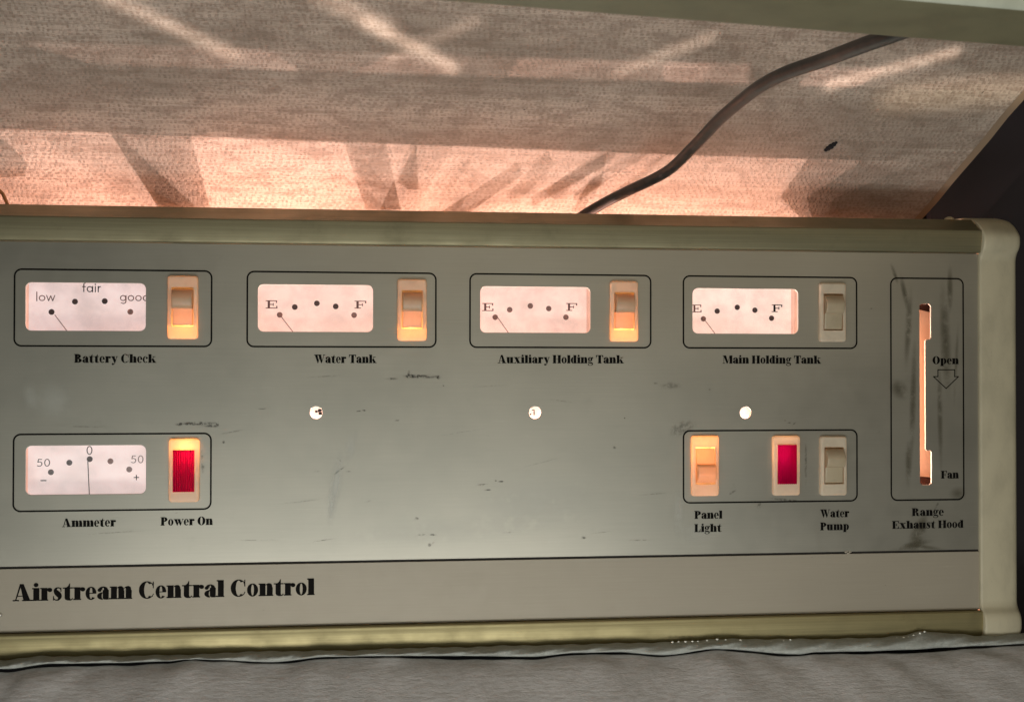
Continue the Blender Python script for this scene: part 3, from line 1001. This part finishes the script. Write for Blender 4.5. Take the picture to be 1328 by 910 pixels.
mb.box((XR - .10, 0.2, ZB - 1.9), (XR - .02, 2.0, ZT + 2.0))
mb.obj("cap_seam", M_GROOVE, panel)
mb = MB()
c = at(-1, 797, -0.05)
mb.sphere((c.x - .06, -.06, c.z), 0.20, 14, 8, (1.2, .45, .7))
mb.obj("screw", M_STEEL, strip, 60)
# printed outlines, captions and heading
INK = -0.012


def outline(x0, x1, z0, z1):
    mb = MB()
    frame_line(mb, x0, x1, z0, z1, 0.48, 0.105, INK)
    return mb.obj("outline", M_INK, plate)


for k in range(4):
    outline(k * BP, k * BP + BW, -BH, 0)
outline(0, BW, R2 - BH, R2)
outline(3 * BP, 3 * BP + BW, R2 - BH, R2)
outline(57.135, 62.42, R2 - BH, 0)


def caption(txt, pl, pr, pb, h, parent=plate, y=INK, name="caption", font=G, mat=M_INK):
    a, b = at(pl, pb, y), at(pr, pb, y)
    mb = MB()
    add_text(mb, txt, font, a.x, b.x, a.z, h, y)
    return mb.obj(name, mat, parent)


ROW1 = at(150, 470).z
for txt, l, r in (("Battery Check", 96, 202.8), ("Water Tank", 407.3, 488.3), ("Auxiliary Holding Tank", 645.4, 809.2), ("Main Holding Tank", 937.2, 1065)):
    c = caption(txt, l, r, 471.5, 0.54)
    c.data.transform(Matrix.Translation((0, 0, (-5.87 - at(l, 471.5, INK).z) * CM)))
for txt, l, r, b in (("Ammeter", 80.4, 150.5, 683.1), ("Power On", 208.1, 275.8, 681.2), ("Panel", 900.4, 936.8, 672.5), ("Light", 900.4, 935.7, 689.6), ("Water", 1063.6, 1101.5, 670.6), ("Pump", 1063.6, 1101, 687.4),
                     ("Range", 1182.4, 1224, 668.8), ("Exhaust Hood", 1156.8, 1249.5, 685.4), ("Open", 1209.3, 1243.3, 472), ("Fan", 1220.3, 1243.3, 620.3)):
    caption(txt, l, r, b, 0.53)
a, b = at(16.4, 778.8, -.03), at(408, 771.4, -.03)
mb = MB()
add_text(mb, "Airstream Central Control", G, a.x, b.x, (a.z + b.z) / 2, 1.06, -0.033)
mb.obj("heading", M_INK, strip)
# outlined arrow under Open
mb = MB()
ar = [at(1140 + x / 3.64, 450 + z / 3.64, INK) for x, z in ((278, 107), (357, 107), (357, 139), (375, 139), (317, 195), (257, 139), (278, 139), (278, 107))]
for p in LINE([(v.x, v.z) for v in ar], 0.065):
    mb.add([(x, INK, z) for x, z in p], [(0, 1, 2, 3)])
mb.obj("arrow", M_INK, plate)

# ---- gauges
DIAL_Y = 1.5


def gauge(kind, cx, cz, label, dots, needle, texts):
    """dial plate, needle and print; the dial sits 1.5 cm behind its window"""
    zt, zb = GZ[kind][0] + .9, GZ[kind][1] - .9
    mb = MB()
    mb.box((cx - 3.80, DIAL_Y, zb), (cx + 3.80, DIAL_Y + .12, zt))
    g = mb.obj("gauge", M_DIAL[kind], panel, label=label)
    mb = MB()
    mb.box((cx - 4.6, DIAL_Y + .25, zb - .2), (cx + 4.6, DIAL_Y + .4, zt + .2))
    for s_ in (-1, 1):         # clear rib along each side of the case
        mb.box((cx + s_ * 4.02 - .04, DIAL_Y - .1, zb), (cx + s_ * 4.02 + .04, DIAL_Y + .2, zt))
    if kind == "ammeter":      # unseen walls added to keep the lamp light off this dial
        mb.box((cx - 4.6, .22, zb - .3), (cx + 4.6, DIAL_Y + .25, zb - .2))
        mb.box((cx - 4.7, .22, zb - .2), (cx - 4.6, DIAL_Y + .25, zt))
        mb.box((cx + 4.6, .22, zb - .2), (cx + 4.7, DIAL_Y + .25, zt))
    mb.obj("gauge_case", M_CASE, g)
    for px, py, faded in dots:
        p = at(px, py, DIAL_Y - .02)
        mb = MB()
        mb.add([(x, DIAL_Y - .02, z) for x, z in circ(p.x, p.z, 0.185, 18)], [tuple(range(18))])
        mb.obj("dial_dot", M_DOT2 if faded else M_DOT, g)
    x_ = dict(GW)[kind]
    mb = MB()
    mb.box((x_ - .25, 0.20, GZ[kind][1] - .25), (x_ + 7.54, 0.26, GZ[kind][0] + .25))
    mb.obj("gauge_glass", M_GLASS, g)
    (ax, ay), (bx, by), faded = needle
    a, b = at(ax, ay, DIAL_Y - .25), at(bx, by, DIAL_Y - .25)
    b = b + (b - a) * 0.5
    mb = MB()
    mb.tube([a, a.lerp(b, .5), b], 0.028, 6)
    mb.obj("needle", M_DOT2 if faded else M_INK, g)
    for txt, font, l, r, base, top, mat in texts:
        a, b, t = at(l, base, DIAL_Y - .02), at(r, base, DIAL_Y - .02), at(l, top, DIAL_Y - .02)
        mb = MB()
        add_text(mb, txt, font, a.x, b.x, a.z, t.z - a.z, DIAL_Y - .02, track=0.06 if font is G2 else 0)
        mb.obj("dial_lettering", mat, g)
    return g


gauge("battery", 4.32, 0, "gauge reading low, marked low, fair and good", [(66.8, 404.5, 0), (97.2, 391.1, 0), (135.8, 390.5, 0), (169, 404.3, 1)], ((71, 408.2), (84.5, 426), 1),
      [("low", G2, 47, 71.8, 390, 378.5, M_PRINT2), ("fair", G2, 106.5, 130.8, 378.5, 366.8, M_INK), ("good", G2, 155.6, 193.5, 390, 378.5, M_PRINT2)])
gauge("water", 18.62, 0, "pink tank gauge with the needle at E, leftmost of the three E to F gauges", [(362.7, 408.2, 1), (382.3, 398.1, 0), (410.9, 393.3, 0), (435.4, 397.3, 0), (459.2, 408.6, 1)], ((364.9, 410.8), (379.7, 430), 1),
      [("E", G3, 344.6, 359.8, 399.9, 389.4, M_PRINT2), ("F", G3, 459.7, 475, 400, 390, M_PRINT2)])
gauge("auxiliary", 32.69, 0, "pink tank gauge with the needle at E, above the longest caption", [(642.2, 411.3, 1), (661, 401.6, 1), (687.8, 396.7, 1), (711.6, 400.1, 1), (733.9, 411.3, 1)], ((645.3, 411.5), (659, 431), 1),
      [("E", G3, 625.4, 640, 403.2, 393, M_PRINT2), ("F", G3, 734.2, 748.5, 403, 393, M_PRINT2)])
gauge("main", 46.91, 0, "brightest tank gauge with its E cut by the window edge", [(912.2, 413.4, 1), (930.1, 403.4, 0), (956.1, 398.5, 0), (979, 402.2, 0), (1000.6, 412.6, 0)], ((914, 415), (928, 433.5), 1),
      [("E", G3, 897.2, 909.8, 405, 395, M_PRINT2), ("F", G3, 1000.8, 1014.5, 404.5, 394.8, M_INK)])
gauge("ammeter", 4.33, 0, "ammeter gauge with an upright needle, marked 50, 0 and 50", [(66, 612, 0), (89.9, 599.6, 0), (116.3, 595, 0), (143.2, 597.8, 1), (167.6, 608.4, 1)], ((113.9, 597.8), (115.8, 639), 0),
      [("50", G2, 47.8, 64.9, 604.6, 594.9, M_INK), ("50", G2, 169.8, 186, 600.2, 590.5, M_PRINT2), ("0", G2, 112.2, 119.8, 589.2, 578.2, M_INK)])
am = [o for o in panel.children if o.name.startswith("gauge") and "ammeter" in o.get("label", "")][0]
for px, py, bars in ((56.4, 622.8, ((.18, .035),)), (176.9, 618.8, ((.17, .03), (.03, .17)))):
    p = at(px, py, DIAL_Y - .02)
    mb = MB()
    for i, (hx, hz) in enumerate(bars):
        mb.box((p.x - hx, DIAL_Y - .02 - i * .002, p.z - hz), (p.x + hx, DIAL_Y - .016, p.z + hz))
    mb.obj("dial_lettering", M_INK, am)

# ---- rocker switches and red lamps
ORANGE = (1.0, 0.42, 0.12)


def bezel(x, z, hole):
    """moulded shell with a hollow body behind it; hole = (half width, top, bottom) of the opening, relative to (x, z)"""
    hw, ht, hb = hole
    ox0, ox1, oz0, oz1 = x - SWW / 2, x + SWW / 2, z - SWH / 2, z + SWH / 2
    FY = -0.30
    mb = MB()
    n = 4
    inner = rrect(x - hw, x + hw, z + hb, z + ht, 0.05, n)
    loops = []
    for inset, y in ((0.0, 0.02), (0.0, -0.18), (0.03, -0.25), (0.09, -0.29), (0.16, FY)):
        loops.append([(a, y, b) for a, b in rrect(ox0 + inset, ox1 - inset, oz0 + inset, oz1 - inset, 0.20 - inset * .6, n)])
    loops.append([(a, FY, b) for a, b in inner])
    loops.append([(a, -0.10, b) for a, b in inner])
    m_ = len(inner)
    for L_ in loops:
        mb.v += [Vector(v) for v in L_]
    for i in range(len(loops) - 1):
        for k in range(m_):
            mb.f.append((i * m_ + k, i * m_ + (k + 1) % m_, (i + 1) * m_ + (k + 1) % m_, (i + 1) * m_ + k))
            mb.m.append(0)
    mb.box((ox0 + .08, 0.03, oz0 + .08), (ox1 - .08, 1.6, oz1 - .08), 1, skip=('front',))
    return mb


def rocker_switch(x, z, label, flip=False, lit=None):
    hw, ht, hb = 0.68, 1.26, -1.22
    b = bezel(x, z, (hw, ht, hb)).obj("rocker_switch", [M_BEZEL, M_WHITE_IN], panel, 35, label=label, recalc=True)
    # rocker: side profile (t from the raised end to the pressed end, y)
    prof = [(0.0, 0.1), (0.0, -0.30), (0.02, -0.40), (0.10, -0.66), (0.22, -0.84), (0.30, -0.86), (0.45, -0.74), (0.505, -0.68), (0.535, -0.55), (0.55, -0.42), (0.60, -0.385), (0.97, -0.30), (1.0, -0.26), (1.0, 0.1)]
    h = ht - hb - .20
    top = z + ht - .11
    mb = MB()
    for sx in ((-1, 1)):
        pass
    w = hw - .055
    secs = [(-w, 0.05), (-w + .035, 0.012), (-w + .10, 0.0), (w - .10, 0.0), (w - .035, 0.012), (w, 0.05)]
    n = len(prof)
    for sx, dy in secs:
        for t, y in prof:
            tt = 1 - t if flip else t
            mb.v.append(Vector((x + sx, y + (dy if y < 0 else 0), top - tt * h)))
    for i in range(len(secs) - 1):
        for k in range(n - 1):
            mb.f.append((i * n + k, i * n + k + 1, (i + 1) * n + k + 1, (i + 1) * n + k))
            mb.m.append(0)
    # side cheeks
    for i in (0, len(secs) - 1):
        mb.f.append(tuple(i * n + k for k in range(n)))
        mb.m.append(0)
    if lit == "low":           # an unseen divider added inside to keep the light in the lower half
        zz = top - .5 * h
        mb.box((x - w, -0.6, zz - .03), (x + w, 0.35, zz + .03), 1)
    r = mb.obj("rocker", [M_ROCKER, M_WHITE_IN], b, 40, recalc=True)
    return b


rocker_switch(*SW["battery"], "ivory rocker switch glowing orange at its bottom, beside the gauge reading low", lit="low")
rocker_switch(*SW["water"], "ivory rocker switch glowing orange at its bottom, leftmost of the three by the E to F gauges", lit="low")
rocker_switch(*SW["auxiliary"], "ivory rocker switch glowing orange down both sides, above the longest caption's end", lit="low")
rocker_switch(*SW["main"], "unlit dull ivory rocker switch beside the brightest gauge")
rocker_switch(*SW["light"], "ivory rocker switch glowing orange all over, above the words Panel Light", flip=True, lit="all")
rocker_switch(*SW["pump"], "unlit ivory rocker switch with a raised upper half, above the words Water Pump")


def lens_lamp(x, z, label, off):
    hw, ht, hb = 0.68, 1.32, -1.32
    ht, hb = ht + off, hb + off
    bz = bezel(x, z, (hw, ht, hb))
    # dark shapes added behind the lens to shade its middle
    bz.sphere((x + .02, .28, z - .05), .30, 12, 8, (1, .7, 1.3), 2)
    bz.box((x - .2, .2, z - 1.5), (x + .2, .5, z - .2), 2)
    b = bz.obj("indicator_lamp", [M_BEZEL, M_WHITE_IN, M_DARK], panel, 35, label=label, recalc=True)
    mb = MB()
    N = 10
    xs, ys = [], []
    W_ = 2 * hw - .02
    for k in range(N):
        for j in range(5):
            xs.append(x - W_ / 2 + W_ * (k + j / 5) / N)
            ys.append(-0.36 - 0.15 * math.sin(math.pi * j / 5))
    xs.append(x + W_ / 2)
    ys.append(-0.36)
    rowsz = [(z + hb + .01, 0.12), (z + hb + .01, 0.03), (z + hb + .07, 0), (z + ht - .07, 0), (z + ht - .01, 0.03), (z + ht - .01, 0.12)]
    n = len(xs)
    for zz, dy in rowsz:
        mb.v += [Vector((a, y + dy, zz)) for a, y in zip(xs, ys)]
    for i in range(len(rowsz) - 1):
        for k in range(n - 1):
            mb.f.append((i * n + k, i * n + k + 1, (i + 1) * n + k + 1, (i + 1) * n + k))
            mb.m.append(0)
    mb.obj("lens", M_RED, b, 18)
    return b


lens_lamp(*SW["power"], "red ribbed indicator lamp glowing orange above its lens, over the words Power On", -0.02)
lens_lamp(*SW["red"], "red ribbed indicator lamp between two ivory rocker switches", 0.10)

# small lamps inside the lit switches
for k, dx, dz, y, e in (("battery", .12, -1.35, .85, .0088), ("water", 0.0, -1.35, .85, .0086), ("auxiliary", 0.0, -1.30, .85, .0096)):
    point("switch_lamp", (SW[k][0] + dx, y, SW[k][1] + dz), e, ORANGE, 0.14)
point("switch_lamp", (SW["light"][0] - .25, .75, SW["light"][1] + .75), 0.013, (1, .46, .17), 0.2)
point("indicator_bulb", (SW["power"][0] + .1, .35, SW["power"][1] + 1.40), 0.0105, (1, .48, .2), 0.14)
point("indicator_bulb", (SW["red"][0] - .1, .45, SW["red"][1] + .75), 0.0048, (1, .62, .45), 0.14)

# ---- bulbs behind the three small holes
for i, (x, z) in enumerate(HOLES):
    mb = MB()
    mb.sphere((x, 1.15, z), 0.62, 20, 12)
    b = mb.obj("bulb", M_BULB, panel, 80)
    if i < 2:
        mb = MB()
        if i == 0:
            mb.sphere((x - .02, .45, z + .06), .085, 10, 6)
            mb.sphere((x + .22, .45, z + .12), .13, 10, 6)
            mb.box((x - .02, .42, z + .02), (x + .2, .48, z + .10))
            mb.box((x + .14, .42, z - .16), (x + .36, .48, z + .04))
        else:
            mb.box((x - .03, .42, z - .18), (x + .03, .48, z + .17))
            mb.box((x - .16, .42, z + .14), (x + .02, .48, z + .19))
            mb.sphere((x - .24, .45, z - .12), .06, 10, 6)
        mb.obj("bulb_clip", M_DARK, b)

# ---- lever slot backing
s0, s1 = at(1199, 404, 1.4), at(1199, 619, 1.4)
mb = MB()
x0, x1 = at(1188, 500, 1.4).x, at(1207.5, 500, 1.4).x
mb.add([(x0, 1.4, s1.z + .12), (x1 + .3, 1.4, s1.z - .02), (x1 + .3, 1.4, s0.z - .12), (x0, 1.4, s0.z + .18)], [(0, 1, 2, 3)], 0)
mb.box((x0, 1.45, s1.z + .3), (x1 + .25, 1.6, s0.z - .3), 0)
mb.box((x0 - .6, 1.8, s1.z - 1.5), (x1 + 1.2, 1.95, s0.z + 1.5), 1)
mb.obj("lever_slider", [M_LINER, M_MAROON], panel)
area("slot_lamp", (57.9, 0.75, -8.2), (59.8, 1.3, -8.2), 0.3, 10.5, 0.06, (1, .60, .42))

# ---- housing behind the face: back board, lid with added shadow blockers, end bulkhead
mb = MB()
mb.box((XL, 10.2, -24), (XR + 2.5, 10.4, 2.6))
mb.box((XL, 0.25, -24.2), (XR + 2.5, 10.2, -24.0))
mb.box((XR + 2.3, 0.6, -24.0), (XR + 2.5, 10.2, 2.4))
mb.obj("housing", M_HOUSE, panel)
LZ = 3.8


def through(lamp, q, z):
    L_ = Vector(lamp)
    t = (z - L_.z) / (q.z - L_.z)
    return L_ + (q - L_) * t


def nearest(q):
    return min(LAMPS, key=lambda L_: abs(L_[0] - q.x))


cut = []
for px, py in ((-120, 161), (0, 166.5), (265, 177), (530, 187.5), (790, 198), (1049, 207), (1200, 214)):
    q = wall_at(px, py)
    p = through((q.x, 3.2, -18), q, LZ)
    cut.append((p.x, p.y))
lid_out = [(XL, 0.9), (XR - .2, 0.9), (XR - .2, cut[-1][1])] + cut[::-1] + [(XL, cut[0][1])]
cuv, cuf = sheet(lid_out, [], -.05, .05)
mb = MB()
mb.add([(x, z_, LZ - y_) for x, y_, z_ in cuv], cuf)
# unseen plates added and shaped to cast the shadow bars on the wall
blocks = [([(140, 168), (246, 172), (273, 270), (206, 270)], 0.05), ([(690, 255), (790, 196), (784, 215), (692, 267)], .02), ([(570, 276), (608, 276), (678, 227), (671, 211)], .02), ([(540, 186), (543, 246), (530, 246), (515, 236)], .02),
          ([(445, 183), (500, 185), (520, 272), (475, 272)], .02), ([(-60, 160), (0, 177), (37, 212), (31, 228), (-60, 238)], .02), ([(788, 198), (779, 240), (756, 272), (742, 272), (772, 222), (778, 204)], .02), ([(1052, 200), (1012, 256), (1042, 286), (1260, 292), (1260, 216)], .05)]
for pl, th in blocks:
    cen_ = wall_at(sum(p[0] for p in pl) / len(pl), sum(p[1] for p in pl) / len(pl))
    L_ = nearest(cen_)
    pts = [through(L_, wall_at(*p), LZ - .12) for p in pl]
    v2, f2 = sheet([(p.x, max(p.y, 1.02)) for p in pts], [], -.03, .03)
    mb.add([(x, z_, LZ - .12 - y_) for x, y_, z_ in v2], f2)
mb.obj("lid_with_blockers", M_HOUSE, panel)

# ------------------------------------------------------------------ cable
cp = [(735, 296, 4.6), (760, 277, 3.6), (790, 260, 2.6), (814, 248, 1.6), (864, 223, -1.5), (899, 191, -5), (931, 157, -9), (962, 130, -13), (986, 112, -16), (1019, 95, -19), (1071, 77, -23), (1122, 58, -27), (1200, 30, -31), (1290, -5, -34)]
P = [at(*c) for c in cp]
pts = []
for i in range(len(P) - 1):
    p0, p1, p2, p3 = P[max(i - 1, 0)], P[i], P[i + 1], P[min(i + 2, len(P) - 1)]
    for k in range(8):
        t = k / 8
        pts.append(0.5 * (2 * p1 + (p2 - p0) * t + (2 * p0 - 5 * p1 + 4 * p2 - p3) * t * t + (3 * p1 - p0 - 3 * p2 + p3) * t ** 3))
pts.append(P[-1])
mb = MB()
mb.tube(pts, 0.36, 20)
cab = mb.obj("power_cable", M_CABLE, None, 60)
cab["label"] = "thick dark grey rubber cable rising from behind the panel's top rail"
cab["category"] = "cable"

# tan wire loop at the far left behind the rail
mb = MB()
wp = [at(-30, 232, 4), at(-8, 240, 4), at(4, 252, 4), at(11, 268, 4), at(12, 285, 4)]
mb.tube(wp, 0.12, 10)
o = mb.obj("wire", simple("tan_wire", (0.42, 0.22, 0.09), 0.5), None, 60)
o["label"] = "tan wire bending down behind the top rail at the photo's left edge"
o["category"] = "wire"
# pale knob behind the rail near the end cap
mb = MB()
c = at(1231, 287, 3.6)
mb.sphere(tuple(c), 0.42, 16, 10, (1.0, .8, .8))
o = mb.obj("knob", M_CAP, None, 60)
o["label"] = "small pale knob peeking over the top rail beside the end cap"
o["category"] = "knob"

# ------------------------------------------------------------------ shelf edge hanging into the top of the picture
A = at(340, -2, -40.6)
B = at(1440, 61, -36.2)
zc = (A.z + B.z) / 2
A.z = B.z = zc
dv = (B - A).normalized()
A = A - dv * 30
B = B + dv * 12
fw = Vector((dv.y, -dv.x, 0)).normalized()
if fw.y > 0:
    fw = -fw
mb = MB()
prof = arc([(-0.6, 2.5), (-0.35, 0.5), (0.0, 0.08), (0.35, 0.0)], 5) + arc([(0.36, 0.0), (2.2, .02), (3.3, .10), (3.8, 0.45), (3.95, 1.1), (3.95, 4.0)], 5) + [(-0.6, 4.0)]
n = len(prof)
for E_ in (A, B):
    for d_, h_ in prof:
        mb.v.append(E_ + fw * d_ + Vector((0, 0, h_)))
for i in range(n):
    hm = (prof[i][1] + prof[(i + 1) % n][1]) / 2
    dm = (prof[i][0] + prof[(i + 1) % n][0]) / 2
    mb.f.append((i, (i + 1) % n, n + (i + 1) % n, n + i))
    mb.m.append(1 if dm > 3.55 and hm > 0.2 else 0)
mb.f += [tuple(range(n)), tuple(range(2 * n - 1, n - 1, -1))]
mb.m += [0, 0]
sh = mb.obj("shelf_edge", [M_SHADED_UNDER, M_MINT], None, 40, recalc=True)
sh["label"] = "mint shelf edge with shaded underside overhanging the top right of the view"
sh["category"] = "shelf"

# ------------------------------------------------------------------ grey fabric below the panel
fab = root("fabric_cover", (30, -6, -30), "grey woven fabric cover tucked under the panel's bottom rail", "fabric cover")


def hsum(x, seeds):
    return sum(a * math.sin(x * f + p) for a, f, p in seeds)


hem_top = [(-20, 858), (0, 855), (60, 850), (150, 850), (250, 848), (330, 844), (430, 843), (560, 839), (700, 836), (800, 833.5), (870, 832), (930, 828), (1035, 828), (1120, 827), (1165, 824), (1200, 818), (1225, 820), (1270, 824), (1340, 820)]
hem_bot = [(-20, 866), (6, 867), (70, 860), (150, 859), (215, 857), (250, 854), (275, 855), (350, 858), (430, 851), (500, 850), (600, 850), (690, 851), (750, 846), (800, 845), (860, 849), (930, 841), (1035, 848), (1060, 845), (1120, 844), (1180, 842), (1230, 839), (1270, 837), (1340, 834)]


def lerp_tab(tab, x):
    for (a, b), (c, d) in zip(tab, tab[1:]):
        if x <= c:
            t = max(0, (x - a) / (c - a))
            t = t * t * (3 - 2 * t)
            return b + (d - b) * t
    return tab[-1][1]


NX = 520
mb = MB()
K = 13
for i in range(NX + 1):
    px = -60 + 1460 * i / NX
    yt = lerp_tab(hem_top, px) + 0.5 * math.sin(px * .21) + .4 * math.sin(px * .083 + 1)
    yb = max(lerp_tab(hem_bot, px), yt + 6)
    T_, B_ = at(px, yt, -0.75), at(px, yb, -1.55)
    mb.v.append(T_ + Vector((0, 1.3, -.5)))
    for k in range(K):
        u = k / (K - 1)
        bul = math.sin(math.pi * u) ** .7
        rip = 0.075 * math.sin(px * 0.55 + u * 3.2 + 1.5 * math.sin(px * .013)) * bul * (0.55 + 0.45 * math.sin(px * .021))
        rip += 0.09 * math.sin(px * .11 + u * 6) * bul
        mb.v.append(T_.lerp(B_, u) + Vector((0, -0.45 * bul + rip, 0.05 * bul)))
    mb.v.append(B_ + Vector((0, 0.5, 0.10)))
    mb.v.append(B_ + Vector((0, 1.6, -0.4)))
KK = K + 3
for i in range(NX):
    for k in range(KK - 1):
        mb.f.append((i * KK + k, i * KK + k + 1, (i + 1) * KK + k + 1, (i + 1) * KK + k))
        mb.m.append(0)
mb.obj("hem", M_HEM, fab, 70)

mb = MB()
NY = 70
for i in range(NX + 1):
    px = -60 + 1460 * i / NX
    gap = 2.0 + 2.0 * max(0, math.sin(px * .0115 + .6)) + 0.9 * max(0, math.sin(px * .031 + 2)) + .4 * math.sin(px * .12)
    yt = lerp_tab(hem_bot, px) + gap
    T_ = at(px, yt, -1.5)
    mb.v.append(T_ + Vector((0, 2.0, -1.0)))
    mb.v.append(T_ + Vector((0, 0.3, -0.25)))
    for k in range(NY + 1):
        u = k / NY
        d = u ** 1.35 * 27
        x = T_.x + (T_.x - 28) * 0.10 * u
        s_ = (T_.x - 30) / 30
        # soft pulls fanning out from the hem
        ph = x * 0.75 - d * 0.9 * (0.85 * s_ + 0.05)
        f = 0.07 * math.sin(ph) * math.exp(-d * .06) + 0.05 * math.sin(ph * 2.3 + 1.7) * math.exp(-d * .13) + 0.05 * math.sin(x * .23 + d * .21)
        f += 0.03 * math.sin(x * 3.1 + d * 2.2 + math.sin(x * .4) * 2) * math.exp(-d * .5) * (.5 + .5 * math.sin(x * .35))
        f *= min(1, d / .8)
        dn = math.sin(min(1, d / 1.6) * math.pi / 2)
        mb.v.append(Vector((x, T_.y - d * 0.78 - .25 * dn, T_.z + .12 * dn - d * 0.62 + f)))
NR = NY + 3
for i in range(NX):
    for k in range(NR - 1):
        mb.f.append((i * NR + k, i * NR + k + 1, (i + 1) * NR + k + 1, (i + 1) * NR + k))
        mb.m.append(0)
mb.obj("cover_sheet", M_FABRIC, fab, 80)

# small white spheres standing in for light leaking along the hem's upper edge
M_HEM_GLINT = simple("pale_glint", (0.9, 0.92, 0.86), 0.08)
M_HEM_GLINT.node_tree.nodes["Principled BSDF"].inputs['Specular IOR Level'].default_value = 1.0
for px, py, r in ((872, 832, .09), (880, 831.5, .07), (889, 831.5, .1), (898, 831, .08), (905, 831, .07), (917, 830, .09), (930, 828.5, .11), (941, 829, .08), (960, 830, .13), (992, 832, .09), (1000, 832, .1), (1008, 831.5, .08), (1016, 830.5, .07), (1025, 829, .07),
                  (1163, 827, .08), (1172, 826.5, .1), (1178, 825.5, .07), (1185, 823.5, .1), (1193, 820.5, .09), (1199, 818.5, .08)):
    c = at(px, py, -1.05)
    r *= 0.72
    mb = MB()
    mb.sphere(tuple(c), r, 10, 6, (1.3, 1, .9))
    mb.obj("hem_glint", M_HEM_GLINT, fab, 80)
